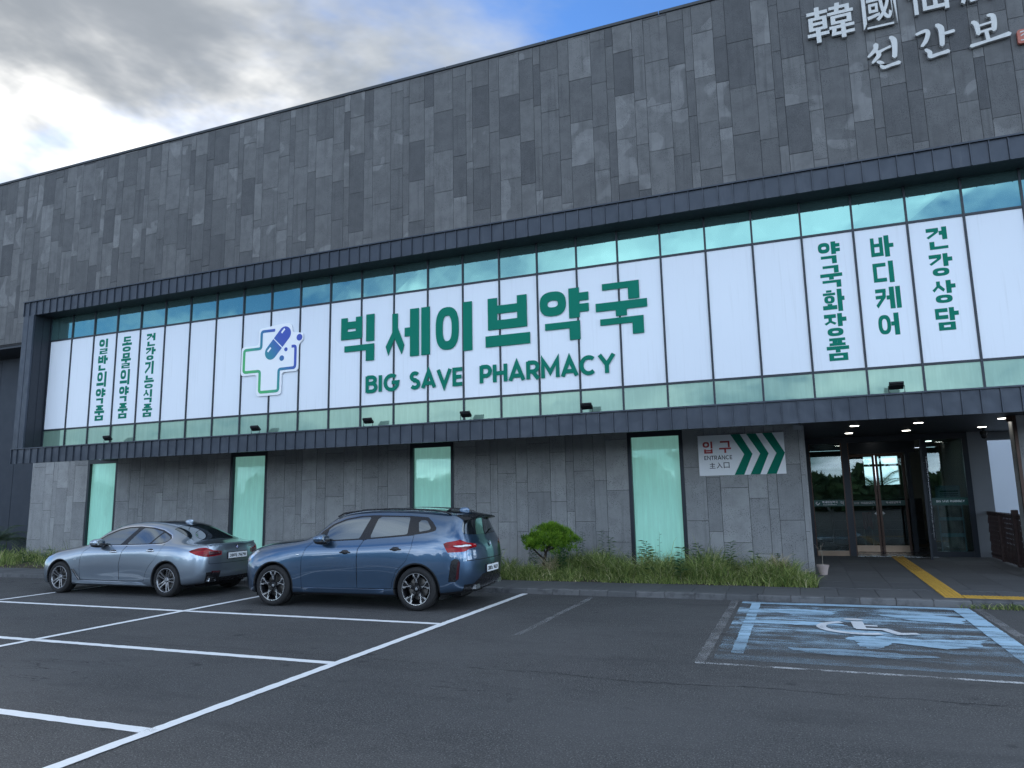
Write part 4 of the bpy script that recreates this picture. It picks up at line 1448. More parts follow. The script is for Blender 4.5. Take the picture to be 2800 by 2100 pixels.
def brush(s, yl):
    """선 간 보 drawn with brush strokes: thick rounded ribbons of changing width"""
    def st(m, pts, ws):
        # resample
        P = [Vector(p) for p in pts]
        out, wo = [], []
        n = len(P)
        for i in range(n - 1):
            p0, p1, p2, p3 = P[max(i - 1, 0)], P[i], P[i + 1], P[min(i + 2, n - 1)]
            for k in range(6):
                t = k / 6
                q = 0.5 * ((2 * p1) + (-p0 + p2) * t + (2 * p0 - 5 * p1 + 4 * p2 - p3) * t * t + (-p0 + 3 * p1 - 3 * p2 + p3) * t ** 3)
                out.append(q); wo.append(ws[i] + (ws[i + 1] - ws[i]) * t)
        out.append(P[-1]); wo.append(ws[-1])
        L_, R_ = [], []
        for i, q in enumerate(out):
            d = (out[min(i + 1, len(out) - 1)] - out[max(i - 1, 0)]).normalized()
            nn = Vector((-d.y, d.x))
            L_.append(q + nn * wo[i] / 2); R_.append(q - nn * wo[i] / 2)
        d0 = (out[1] - out[0]).normalized(); d1 = (out[-1] - out[-2]).normalized()
        cap0 = [out[0] - d0 * wo[0] * 0.4]; cap1 = [out[-1] + d1 * wo[-1] * 0.4]
        poly = L_ + cap1 + R_[::-1] + cap0
        m.prism([(p.x, p.y) for p in poly], st.y, yl + 0.07)
        st.y -= 0.0006
    st.y = yl
    m = MB()   # seon
    st(m, [(22.72, 11.62), (22.70, 11.50), (22.55, 11.36)], (0.10, 0.10, 0.05))
    st(m, [(22.70, 11.48), (22.76, 11.36), (22.62, 11.20)], (0.06, 0.10, 0.05))
    st(m, [(22.76, 11.42), (22.90, 11.47), (23.0, 11.50)], (0.07, 0.05, 0.06))
    st(m, [(23.02, 11.72), (23.08, 11.62), (23.08, 11.40), (23.06, 11.24)], (0.07, 0.12, 0.10, 0.10))
    st(m, [(22.72, 11.20), (22.80, 11.14), (22.82, 11.04), (22.98, 11.06), (23.14, 11.08)], (0.06, 0.09, 0.09, 0.07, 0.09))
    m.build('letter', 'letter_metal', s)
    m = MB()   # gan
    st(m, [(23.52, 11.64), (23.70, 11.68), (23.74, 11.60), (23.68, 11.44), (23.60, 11.34)], (0.06, 0.08, 0.09, 0.09, 0.06))
    st(m, [(23.92, 11.76), (23.99, 11.66), (23.99, 11.44), (23.98, 11.27)], (0.08, 0.12, 0.10, 0.09))
    st(m, [(24.0, 11.52), (24.12, 11.53), (24.22, 11.54)], (0.06, 0.07, 0.08))
    st(m, [(23.66, 11.24), (23.73, 11.16), (23.74, 11.06), (23.90, 11.08), (24.08, 11.10)], (0.06, 0.09, 0.09, 0.07, 0.09))
    m.build('letter', 'letter_metal', s)
    m = MB()   # bo
    st(m, [(24.58, 11.64), (24.64, 11.56), (24.66, 11.34)], (0.08, 0.10, 0.08))
    st(m, [(24.86, 11.72), (24.95, 11.68), (24.96, 11.50), (24.94, 11.36)], (0.06, 0.10, 0.10, 0.09))
    st(m, [(24.68, 11.52), (24.92, 11.55)], (0.05, 0.05))
    st(m, [(24.66, 11.37), (24.93, 11.40)], (0.05, 0.06))
    st(m, [(24.80, 11.38), (24.81, 11.26), (24.82, 11.16)], (0.08, 0.07, 0.08))
    st(m, [(24.50, 11.10), (24.80, 11.14), (25.20, 11.20)], (0.08, 0.06, 0.10))
    m.build('letter', 'letter_metal', s)
signs()

# ------------------------------------------------------------------ floodlights, boxes, pot, fence
def floodlight(x, label):
    r = empty('floodlight', (x, -0.34, 3.47), label, 'floodlight', 'sign floodlights on the lower metal band')
    m = MB()
    m.box(-0.13, 0.13, -0.06, 0.06, -0.025, 0.0)
    body = MB()
    rot = Matrix.Rotation(math.radians(-38), 3, 'X')
    for b in ((-0.115, 0.115, -0.075, 0.075, -0.022, 0.022), (-0.10, 0.10, -0.055, 0.055, -0.045, -0.0225)):
        t = MB(); t.box(*b)
        vs = [rot @ Vector(v) + Vector((0, 0, 0.15)) for v in t.v]
        body.add(vs, t.f)
    body.build('lamp_head', 'black_metal', r, local=True)
    m = MB()
    m.tube([(-0.125, 0, 0.15), (-0.125, 0, 0.03), (-0.06, 0.0, 0.012), (0.06, 0.0, 0.012), (0.125, 0, 0.03), (0.125, 0, 0.15)], 0.008, 5)
    m.tube([(0.0, 0.02, 0.012), (0.06, 0.06, 0.006), (0.12, 0.10, 0.006), (0.10, 0.16, 0.006)], 0.006, 5)
    m.build('bracket', 'black_metal', r, local=True)
for x, lab in ((3.02, 'small black floodlight under the leftmost green lettering columns'), (8.04, 'small black floodlight below the cross shaped emblem board'),
               (11.28, 'small black floodlight below the word BIG'), (13.76, 'small black floodlight below the gap between SAVE and PHARMACY'),
               (16.48, 'small black floodlight below the end of the word PHARMACY'), (22.11, 'small black floodlight above the entrance, nearest the right edge')):
    floodlight(x, lab)

def small_things():
    r = empty('junction_box', (20.46, 2.20, 3.14), 'small grey box lamp under the overhang at the entrance corner', 'lamp')
    m = MB(); m.slab(-0.10, 0.10, -0.07, 0.07, 0.0, 0.11, 0.01); m.build('housing', 'grey_plastic', r, local=True)
    m = MB(); m.box(-0.03, 0.03, -0.03, 0.03, 0.111, 0.155); m.build('mount', 'black_metal', r, local=True)
    r = empty('security_camera', (24.60, 5.7, 3.0), 'dark dome security camera under the entrance soffit by the pier', 'camera')
    m = MB(); m.lathe([(0.0, -0.02), (0.05, -0.005), (0.065, 0.04), (0.07, 0.09)], 16); m.build('dome', 'car_black', r, smooth=True, local=True)
    m = MB(); m.lathe([(0.085, 0.09), (0.085, 0.16), (0.03, 0.17), (0.03, 0.213)], 16); m.build('base', 'black_metal', r, local=True)
    # clay pot with a dry twig plant
    z = pave_z(2.0) + 0.006
    r = empty('flower_pot', (20.72, 2.0, z), 'small pale clay pot on the paving beside the entrance corner', 'flower pot')
    m = MB(); m.lathe([(0.0, 0.0), (0.075, 0.0), (0.105, 0.155), (0.118, 0.157), (0.122, 0.20), (0.108, 0.202), (0.100, 0.17), (0.0, 0.165)], 28); m.build('pot', 'pot_clay', r, smooth=False, local=True)
    m = MB(); m.lathe([(0.0, 0.176), (0.06, 0.178), (0.099, 0.172)], 16); m.build('soil', 'soil', r, local=True)
    r2 = empty('potted_twig', (20.72, 2.0, z + 0.175), 'thin leafless plant growing in the clay pot', 'plant')
    m = MB()
    random.seed(11)
    def twig(p, d, L, rad, lvl):
        pts = [p]
        q = p
        for i in range(4):
            d = (d + Vector((random.uniform(-.3, .3), random.uniform(-.3, .3), random.uniform(-.05, .25)))).normalized()
            q = q + d * L / 4
            pts.append(q)
        m.tube(pts, rad, 5, rad * 0.5)
        if lvl:
            for i in range(3):
                twig(pts[random.randint(1, 4)], (d + Vector((random.uniform(-1, 1), random.uniform(-1, 1), 0.2))).normalized(), L * 0.45, rad * 0.55, lvl - 1)
    twig(Vector((0, 0, 0)), Vector((0.05, 0, 1)), 0.42, 0.006, 2)
    for i in range(6):
        a = random.uniform(0, 6.28)
        m.tube([(0, 0, 0), (0.07 * math.cos(a), 0.07 * math.sin(a), 0.03), (0.11 * math.cos(a), 0.11 * math.sin(a), 0.03)], 0.005, 4, 0.002)
    m.build('branches', 'twig', r2, local=True)
    # lattice fence beside the passage
    x = 24.63
    y0, y1 = 3.2, 6.62
    zb = 0.15
    r = empty('lattice_fence', (x, 5.0, zb), 'dark brown wooden lattice fence running back beside the entrance', 'fence')
    for yy, w in ((6.55, 0.11), (4.02, 0.11), (5.3, 0.06)):
        m = MB(); m.slab(x - 0.055, x + 0.055, yy - w / 2, yy + w / 2, zb, 1.34 if w > 0.1 else 1.22, 0.01); m.build('post', 'lattice_brown', r)
    for zz in (0.22, 1.17):
        m = MB(); m.box(x - 0.022, x + 0.022, y0, y1, zz, zz + 0.055); m.build('rail', 'lattice_brown', r)
    sp = 0.115
    h0, h1 = 0.16, 1.26
    slope = 1.9
    for sg in (1, -1):
        k = 0
        yy = y0 - (h1 - h0) / slope
        while yy < y1 + (h1 - h0) / slope:
            a = (yy, h0); b = (yy + sg * (h1 - h0) / slope, h1)
            # clip to the fence
            def clip(a, b):
                pa, pb = list(a), list(b)
                for p, q in ((pa, pb), (pb, pa)):
                    if p[0] < y0:
                        t = (y0 - p[0]) / (q[0] - p[0]) if q[0] != p[0] else 0
                        p[1] += (q[1] - p[1]) * t; p[0] = y0
                    if p[0] > y1:
                        t = (y1 - p[0]) / (q[0] - p[0]) if q[0] != p[0] else 0
                        p[1] += (q[1] - p[1]) * t; p[0] = y1
                return pa, pb
            if not (max(a[0], b[0]) < y0 or min(a[0], b[0]) > y1):
                pa, pb = clip(a, b)
                if abs(pa[1] - pb[1]) > 0.08:
                    m = MB()
                    xo = 0.012 * sg
                    dy = 0.011 * math.sqrt(1 + slope ** 2) / slope
                    m.add([(x + xo - 0.008, pa[0] - dy, pa[1]), (x + xo - 0.008, pa[0] + dy, pa[1]), (x + xo - 0.008, pb[0] + dy, pb[1]), (x + xo - 0.008, pb[0] - dy, pb[1]),
                           (x + xo + 0.008, pa[0] - dy, pa[1]), (x + xo + 0.008, pa[0] + dy, pa[1]), (x + xo + 0.008, pb[0] + dy, pb[1]), (x + xo + 0.008, pb[0] - dy, pb[1])],
                          [(0, 3, 2, 1), (4, 5, 6, 7), (0, 1, 5, 4), (1, 2, 6, 5), (2, 3, 7, 6), (3, 0, 4, 7)])
                    m.build('slat', 'lattice_brown', r)
            yy += sp
    # a shelf and a coat stand glimpsed through the doors
    r = empty('display_shelf', (22.2, 11.2, 0.152), 'dark shelf unit standing inside behind the sliding doors', 'shelf')
    m = MB(); m.box(21.3, 23.9, 11.2, 11.6, 0.152, 1.55); 
    m.build('cabinet', 'shelf_dark', r)
    for k in range(5):
        m = MB(); m.box(21.32, 23.88, 11.12, 11.199, 0.3 + k * 0.28, 0.325 + k * 0.28); m.build('shelf_board', 'frame_dark', r)
    r = empty('umbrella_stand', (22.05, 8.9, 0.152), 'slim stand with red cloth inside the left sliding door', 'stand')
    m = MB(); m.tube([(22.05, 8.9, 0.152), (22.05, 8.9, 1.2)], 0.015, 6); m.tube([(22.25, 8.9, 0.152), (22.25, 8.9, 1.2)], 0.015, 6); m.tube([(22.05, 8.9, 1.19), (22.25, 8.9, 1.19)], 0.015, 6); m.build('stand_frame', 'grey_plastic', r)
    m = MB()
    n = 8
    vs = []
    for i in range(n + 1):
        xx = 22.03 + 0.24 * i / n
        o = 0.02 * math.sin(i * 2.2)
        vs += [(xx, 8.87 + o, 0.75 - 0.05 * math.sin(i)), (xx, 8.86 + o * .4, 1.20)]
    m.add(vs, [(2 * i, 2 * i + 2, 2 * i + 3, 2 * i + 1) for i in range(n)])
    m.build('cloth', 'red_cloth', r)
small_things()

# ------------------------------------------------------------------ planting
def blades(name, mat, spots, parent=None, kind='stuff', label=None, cat=None):
    """spots: (x, y, z, height, lean dx, lean dy, width, rnd) -> tapering bent blades, one mesh"""
    S = np.array(spots, dtype=float)
    n = len(S)
    az = np.random.uniform(0, math.pi, n)
    wx, wy = np.cos(az) * S[:, 6] / 2, np.sin(az) * S[:, 6] / 2
    V = np.zeros((n, 7, 3))
    for k, (t, ww) in enumerate(((0.0, 1.0), (0.45, 0.85), (0.8, 0.5))):
        cx = S[:, 0] + S[:, 4] * t ** 2
        cy = S[:, 1] + S[:, 5] * t ** 2
        cz = S[:, 2] + S[:, 3] * (t - 0.28 * t ** 3 * np.minimum(1.5, np.hypot(S[:, 4], S[:, 5]) / S[:, 3]))
        V[:, 2 * k, 0] = cx - wx * ww; V[:, 2 * k, 1] = cy - wy * ww; V[:, 2 * k, 2] = cz
        V[:, 2 * k + 1, 0] = cx + wx * ww; V[:, 2 * k + 1, 1] = cy + wy * ww; V[:, 2 * k + 1, 2] = cz
    V[:, 6, 0] = S[:, 0] + S[:, 4]
    V[:, 6, 1] = S[:, 1] + S[:, 5]
    V[:, 6, 2] = S[:, 2] + S[:, 3] * (1 - 0.36 * np.minimum(1.8, np.hypot(S[:, 4], S[:, 5]) / S[:, 3]))
    base = (np.arange(n) * 7)[:, None]
    T = np.array([[0, 1, 3], [0, 3, 2], [2, 3, 5], [2, 5, 4], [4, 5, 6]])
    F = (base[:, :, None] + T[None]).reshape(-1, 3)
    return np_mesh(name, V.reshape(-1, 3), F, mat, np.repeat(S[:, 7], 7), parent, kind)

def np_mesh(name, V, F, mat, rnd=None, parent=None, kind=None, normals=None):
    me = bpy.data.meshes.new(name)
    nv, nf = len(V), len(F)
    me.vertices.add(nv)
    me.vertices.foreach_set('co', np.ascontiguousarray(V, dtype=np.float32).ravel())
    me.loops.add(nf * 3)
    me.loops.foreach_set('vertex_index', np.ascontiguousarray(F, dtype=np.int32).ravel())
    me.polygons.add(nf)
    me.polygons.foreach_set('loop_start', np.arange(0, nf * 3, 3, dtype=np.int32))
    me.polygons.foreach_set('loop_total', np.full(nf, 3, dtype=np.int32))
    me.update(calc_edges=True)
    if rnd is not None:
        at = me.attributes.new('rnd', 'FLOAT', 'POINT')
        at.data.foreach_set('value', np.ascontiguousarray(rnd, dtype=np.float32))
    me.materials.append(MATS[mat])
    if normals is not None:
        me.polygons.foreach_set('use_smooth', np.ones(nf, dtype=bool))
        me.normals_split_custom_set_from_vertices([tuple(x) for x in normals])
    o = bpy.data.objects.new(name, me)
    COL.objects.link(o)
    if parent is not None:
        o.parent = parent
    if kind:
        o['kind'] = kind
    return o

def planting():
    rng = np.random.RandomState(3)
    # soil bed
    m = MB()
    nx = 60
    vs, fs = [], []
    for i in range(nx + 1):
        x = -9.0 + 29.54 * i / nx
        for j, y in enumerate((-0.02, 0.5, 1.2, 2.29)):
            vs.append((x, y, 0.088 + (0.0 if j == 0 else 0.03 + 0.02 * math.sin(x * 3 + j))))
    for i in range(nx):
        for j in range(3):
            fs.append((i * 4 + j, (i + 1) * 4 + j, (i + 1) * 4 + j + 1, i * 4 + j + 1))
    m.add(vs, fs)
    m.build('planting_bed', 'soil', kind='structure')
    # low field for clump sizes
    cl = [(rng.uniform(-8, 20.5), rng.uniform(0.0, 2.2), rng.uniform(0.4, 1.0), rng.uniform(0.1, 0.32)) for _ in range(130)]
    C_ = np.array(cl)
    def spots(n, x0, x1, dens_h, wide):
        out = []
        X = rng.uniform(x0, x1, n); Y = rng.uniform(-0.03, 2.25, n) ** 1.0
        for x, y in zip(X, Y):
            d = (C_[:, 0] - x) ** 2 + ((C_[:, 1] - y) * 1.2) ** 2
            g = float(np.sum(C_[:, 3] * np.exp(-d / (0.18 * C_[:, 2]))))
            front = min(1.0, 0.35 + y / 0.7)
            h = (dens_h * 0.75 + min(g, 0.34)) * front * rng.uniform(0.45, 1.25)
            if rng.rand() < 0.05: h *= 1.45
            if x > 19.4: h *= 0.85
            if g < 0.035 and rng.rand() < 0.72: continue
            h *= 0.62 + 0.38 * min(1.0, g / 0.22)
            lean = h * rng.uniform(0.2, 1.45)
            a = rng.uniform(0, 2 * math.pi)
            dx, dy = math.cos(a) * lean, math.sin(a) * lean - 0.08 * h
            if y < 0.12: dy = -abs(dy) * 0.6
            if y + dy > 2.2: dy = 2.2 - y
            out.append((x, y, 0.09, h, dx, dy, wide * rng.uniform(0.6, 1.3), rng.uniform(0, 1)))
        return out
    sp = spots(24000, 14.0, 20.56, 0.36, 0.013) + spots(10000, 5.0, 14.0, 0.28, 0.015) + spots(9000, -9.0, 5.0, 0.24, 0.018)
    g = blades('grass', 'grass', sp)
    tag(g, 'unmown green grass filling the bed along the stone wall', 'grass')
    # strip of grass in the gutter at the right
    sp = []
    for i in range(900):
        x = rng.uniform(22.5, 26.5); y = -1.33 + rng.normal(0, 0.03)
        if rng.rand() > (x - 22.4) * 1.2: continue
        h = rng.uniform(0.04, 0.13)
        a = rng.uniform(0, 6.28)
        sp.append((x, y, 0.0, h, math.cos(a) * h, math.sin(a) * h * 0.6, 0.012, rng.uniform(0, 1)))
    for i in range(250):
        x = rng.uniform(9.3, 10.6); h = rng.uniform(0.04, 0.16); a = rng.uniform(0, 6.28)
        sp.append((x, -1.33 + rng.normal(0, 0.04), 0.0, h, math.cos(a) * h * .7, math.sin(a) * h * .5, 0.012, rng.uniform(0, 1)))
    g = blades('gutter_grass', 'grass', sp)
    tag(g, 'thin strip of grass growing in the gutter at the kerb', 'grass')
    # dry tussock beside the pine
    def tussock(x, y, n, h, lab, mat, spread):
        sp = []
        for i in range(n):
            a = rng.uniform(0, 6.28)
            l = h * rng.uniform(0.4, spread)
            sp.append((x + rng.normal(0, .06), y + rng.normal(0, .06), 0.10, h * rng.uniform(0.6, 1.1), math.cos(a) * l, math.sin(a) * l, rng.uniform(0.006, 0.013), rng.uniform(0, 1)))
        g = blades('grass_tussock', mat, sp, kind=None)
        tag(g, lab, 'grass')
    tussock(15.22, 0.75, 90, 0.62, 'dry straw coloured tussock leaning against the small pine', 'dry_grass', 0.9)
    tussock(14.95, 0.35, 120, 0.42, 'green tussock in front of the trunk of the small pine', 'grass', 0.9)
    tussock(16.35, 0.75, 260, 0.66, 'tall green tussock right of the small pine', 'grass', 0.8)
    tussock(14.3, 0.7, 220, 0.50, 'dense green tussock between the blue car and the small pine', 'grass', 0.7)
    tussock(19.9, 0.9, 240, 0.62, 'tall seeding tussock at the entrance end of the bed', 'dry_grass', 0.8)
    tussock(20.1, 0.75, 260, 0.52, 'bushy green tussock at the corner of the bed by the entrance', 'grass', 0.8)
    tussock(17.15, 1.9, 60, 0.62, 'pale dry grass tuft at the left foot of the tall window by the entrance sign', 'dry_grass', 0.8)
    # leafy upright weeds
    def weed(x, y, h, n, lab, lw=0.05):
        V, F, R = [], [], []
        r = empty('weed', (x, y, 0.10), lab, 'weed', 'tall weeds in the grass bed')
        m = MB(); m.tube([(x, y, 0.1), (x + 0.01, y, 0.1 + h * .5), (x + 0.02, y, 0.1 + h)], 0.006, 5, 0.002); m.build('stem', 'weed', r)
        m = MB()
        for i in range(n):
            t = 0.2 + 0.8 * i / n
            a = i * 2.4 + rng.uniform(-.3, .3)
            L_ = lw * rng.uniform(1.2, 2.2) * (1.15 - 0.6 * abs(t - 0.6))
            p = Vector((x + 0.02 * t, y, 0.1 + h * t))
            d = Vector((math.cos(a), math.sin(a), 0.35))
            s_ = Vector((-math.sin(a), math.cos(a), 0)) * lw * 0.18
            q = p + d * L_ * 0.5; e = p + d * L_ + Vector((0, 0, -L_ * 0.25))
            m.add([p, q + s_, e, q - s_], [(0, 1, 2), (0, 2, 3)], rnd=rng.uniform(0, 1))
        m.build('leaves', 'weed', r)
    weed(15.72, 1.6, 0.92, 34, 'slim dark weed just right of the small pine crown')
    weed(16.12, 1.8, 0.95, 30, 'slim dark weed standing against the stone halfway to the tall window')
    weed(16.35, 1.7, 0.80, 26, 'bushy weed rising from the tall green tussock', 0.07)
    weed(17.18, 1.5, 0.72, 34, 'leafy weed in front of the left edge of the tall window', 0.10)
    weed(17.26, 1.3, 0.60, 30, 'second leafy weed in front of the tall window', 0.10)
    weed(17.44, 1.7, 0.90, 12, 'thin bare weed in front of the middle of the tall window', 0.04)
    weed(18.28, 1.6, 0.68, 24, 'short broad weed right of the tall window', 0.09)
    weed(18.95, 1.5, 0.72, 30, 'dark feathery weed below the red letters of the entrance sign', 0.08)
    weed(14.75, 0.9, 0.55, 40, 'upright bushy weed in front of the small pine trunk', 0.06)
    weed(15.52, 0.7, 0.62, 60, 'square topped bushy weed under the right side of the pine', 0.07)
    # small broadleaf weeds scattered through the grass, too many and too small to tell apart
    m = MB()
    for i in range(40):
        x, y, h = rng.uniform(-3.5, 20.3), rng.uniform(0.2, 1.9), rng.uniform(0.25, 0.6)
        lw = rng.uniform(0.05, 0.11)
        m.tube([(x, y, 0.1), (x + 0.02, y, 0.1 + h)], 0.005, 4, 0.002)
        for k in range(int(rng.uniform(10, 26))):
            t = rng.uniform(0.2, 1.0); a = rng.uniform(0, 6.28)
            L_ = lw * rng.uniform(1.0, 2.0)
            p = Vector((x + 0.02 * t, y, 0.1 + h * t)); d = Vector((math.cos(a), math.sin(a), 0.35))
            s_ = Vector((-math.sin(a), math.cos(a), 0)) * lw * 0.2
            q = p + d * L_ * 0.5; e = p + d * L_ + Vector((0, 0, -L_ * 0.25))
            m.add([p, q + s_, e, q - s_], [(0, 1, 2), (0, 2, 3)], rnd=rng.uniform(0, 1))
    o = m.build('small_weeds', 'weed', kind='stuff')
    tag(o, 'small leafy weeds scattered through the grass bed', 'weeds')
    # small cloud-pruned pine
    T = empty('pine_tree', (15.02, 1.0, 0.09), 'small bright green pine with a flat rounded crown', 'tree')
    m = MB()
    m.tube([(15.02, 1.0, 0.09), (15.00, 1.0, 0.35), (15.05, 1.0, 0.55), (15.12, 1.0, 0.72), (15.2, 1.0, 0.92)], [0.05, 0.038, 0.034, 0.028, 0.018], 8)
    m.tube([(15.01, 1.0, 0.45), (14.86, 0.98, 0.58), (14.72, 1.0, 0.72), (14.62, 1.0, 0.86)], [0.024, 0.02, 0.016, 0.01], 7)
    m.tube([(15.08, 1.0, 0.62), (15.3, 1.02, 0.72), (15.5, 1.0, 0.80), (15.7, 1.0, 0.90)], [0.022, 0.018, 0.014, 0.008], 7)
    m.tube([(15.05, 1.0, 0.55), (15.1, 0.75, 0.72), (15.15, 0.6, 0.85)], [0.02, 0.015, 0.008], 7)
    m.tube([(15.05, 1.0, 0.58), (15.1, 1.3, 0.75), (15.2, 1.45, 0.9)], [0.02, 0.015, 0.008], 7)
    m.build('trunk', 'bark', T)
    pods = []
    for i in range(66):
        # a flattened, uneven dome of shoot clusters with some missing
        a_ = i * 2.39996
        q = math.sqrt((i + 0.5) / 66)
        if rng.rand() < 0.07: continue
        lob = 1.0 + 0.10 * math.sin(3 * a_ + 0.8) + 0.06 * math.sin(5 * a_)
        dx, dy = 0.57 * q * lob * math.cos(a_), 0.45 * q * lob * math.sin(a_)
        top = 1.27 - 0.34 * q ** 2.0 + 0.035 * math.sin(9 * dx + 1.0) + rng.uniform(-0.045, 0.03)
        pods.append((15.17 + dx + rng.normal(0, .04), 0.98 + dy + rng.normal(0, .04), top - 0.13, rng.uniform(0.08, 0.18), rng.uniform(0.07, 0.13)))
        if q > 0.6 and rng.rand() < 0.6:
            pods.append((15.17 + dx * 0.93, 0.98 + dy * 0.95, top - 0.28 + rng.normal(0, .03), rng.uniform(0.08, 0.14), 0.09))
    for i in range(14):
        a_ = i * 2.39996
        pods.append((15.02 + 0.36 * math.cos(a_) * rng.uniform(.3, 1), 0.88 + 0.32 * math.sin(a_) * rng.uniform(.4, 1), 0.80 + rng.uniform(-.08, .06), rng.uniform(.09, .15), 0.08))
    V, F, R = [], [], []
    k = 0
    for (cx, cy, cz, rx, rz) in pods:
        ptone = rng.uniform(-0.25, 0.3)
        for i in range(44):
            u = rng.normal(0, 1, 3); u /= np.linalg.norm(u)
            if u[2] < -0.55: u[2] *= -0.5
            rr = rng.uniform(0.62, 1.0)
            p = np.array([cx + u[0] * rx * rr, cy + u[1] * rx * rr, cz + u[2] * rz * rr])
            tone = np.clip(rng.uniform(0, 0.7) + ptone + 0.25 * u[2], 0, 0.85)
            # a shoot: a bundle of needles fanning outward and up
            ax = np.array([u[0] * 0.7, u[1] * 0.7, abs(u[2]) * 0.6 + 0.6]); ax /= np.linalg.norm(ax)
            for q in range(9):
                d = ax + rng.normal(0, 0.42, 3); d /= np.linalg.norm(d)
                L_ = rng.uniform(0.045, 0.085)
                s = np.cross(d, rng.normal(0, 1, 3)); s = s / np.linalg.norm(s) * 0.0036
                V += [p - s, p + s, p + d * L_]
                F.append((k, k + 1, k + 2)); k += 3
                R += [tone] * 3
    o = np_mesh('crown', np.array(V) - np.array(T.location), np.array(F), 'pine', np.array(R), T)
    # palm plants at the far left, and one seen through the shop's back window
    def palm(x, y, z, n, L_, lab, up=0.9):
        r = empty('palm_plant', (x, y, z), lab, 'palm', 'palm plants')
        m = MB(); m.lathe([(0.0, 0.0), (0.16, 0.0), (0.13, 0.2), (0.15, 0.4), (0.10, 0.55), (0.0, 0.6)], 10); m.build('trunk', 'bark', r, local=True)
        for i in range(n):
            a = 2.4 * i + rng.uniform(-.2, .2)
            el = rng.uniform(0.15, 1.1) * up
            pts = []
            for k in range(9):
                t = k / 8
                rad = L_ * t * math.cos(el) * (1 - 0.1 * t)
                zz = 0.55 + L_ * (t * math.sin(el) - 0.45 * t * t)
                pts.append(Vector((rad * math.cos(a), rad * math.sin(a), zz)))
            m = MB()
            m.tube(pts, 0.012, 4, 0.004, cap=False, rnd=0.5)
            for k in range(1, 9):
                for sub in (0.0, 0.33, 0.66):
                    if k == 8 and sub > 0: continue
                    p = pts[k] if k == 8 else pts[k].lerp(pts[k + 1], sub)
                    d = (pts[min(k + 1, 8)] - pts[k - 1]).normalized()
                    sd_ = d.cross(Vector((0, 0, 1))).normalized()
                    ln = L_ * 0.30 * (1 - 0.5 * abs(k / 8 - 0.45))
                    for sg in (-1, 1):
                        tip = p + sd_ * sg * ln * 0.8 + d * ln * 0.55 + Vector((0, 0, -ln * 0.15))
                        m.add([p - d * 0.010, p + d * 0.010, tip], [(0, 1, 2)], rnd=rng.uniform(0, 1))
            m.build('frond', 'palm', r, local=True)
    palm(-5.0, 2.2, 0.12, 26, 1.5, 'palm plant with arching fronds left of the building corner', 1.0)
    palm(-7.0, 2.0, 0.12, 20, 1.5, 'farther palm plant at the left edge beside the dark recessed wall')
    palm(23.1, 15.4, 1.3, 22, 1.8, 'palm seen through the back window behind the glass doors')
planting()

def far_side():
    """belt of trees and a house on the far side of the car park, seen mirrored in the glass and the cars"""
    rng = np.random.RandomState(5)
    V, F, R = [], [], []
    k = 0
    x = -70.0
    while x < 95.0:
        rad = rng.uniform(2.0, 4.2)
        hgt = rng.uniform(2.8, 5.6)
        y = -50 + rng.uniform(-4, 4)
        n = int(620 * rad / 3)
        for i in range(n):
            u = rng.normal(0, 1, 3); u /= np.linalg.norm(u)
            q = rng.uniform(0.35, 1.0)
            p = np.array([x + u[0] * rad * q, y + u[1] * rad * q * 0.8, hgt * 0.5 + u[2] * hgt * 0.5 * q])
            a, b = rng.normal(0, 1, 3), rng.normal(0, 1, 3)
            a = a / np.linalg.norm(a) * 0.55; b = b / np.linalg.norm(b) * 0.55
            V += [p + a, p + b, p - a, p - b]
            F += [(k, k + 1, k + 2), (k, k + 2, k + 3)]
            k += 4
            R += [rng.uniform(0, 0.85)] * 4
        x += rad * rng.uniform(0.9, 1.5)
    o = np_mesh('tree_belt', np.array(V), np.array(F), 'weed', np.array(R), None, 'stuff')
    tag(o, 'belt of broadleaf trees across the car park mirrored in the glass', 'trees')
    h = empty('house', (14.0, -62.0, 0.0), 'pale house with a hipped roof across the car park, mirrored in the glass', 'house')
    m = MB(); m.box(8, 20, -66, -58, 0, 6.0); m.build('wall', 'plaster_pale', h)
    m = MB(); m.add([(7.5, -66.5, 6), (20.5, -66.5, 6), (20.5, -57.5, 6), (7.5, -57.5, 6), (11.5, -62, 8.6), (16.5, -62, 8.6)], [(0, 1, 5, 4), (1, 2, 5), (2, 3, 4, 5), (3, 0, 4)]); m.build('roof', 'lattice_brown', h)
    for i in range(4):
        m = MB(); m.box(9.2 + i * 2.8, 10.6 + i * 2.8, -57.99, -57.93, 3.6, 5.0); m.build('window', 'frame_dark', h)
far_side()

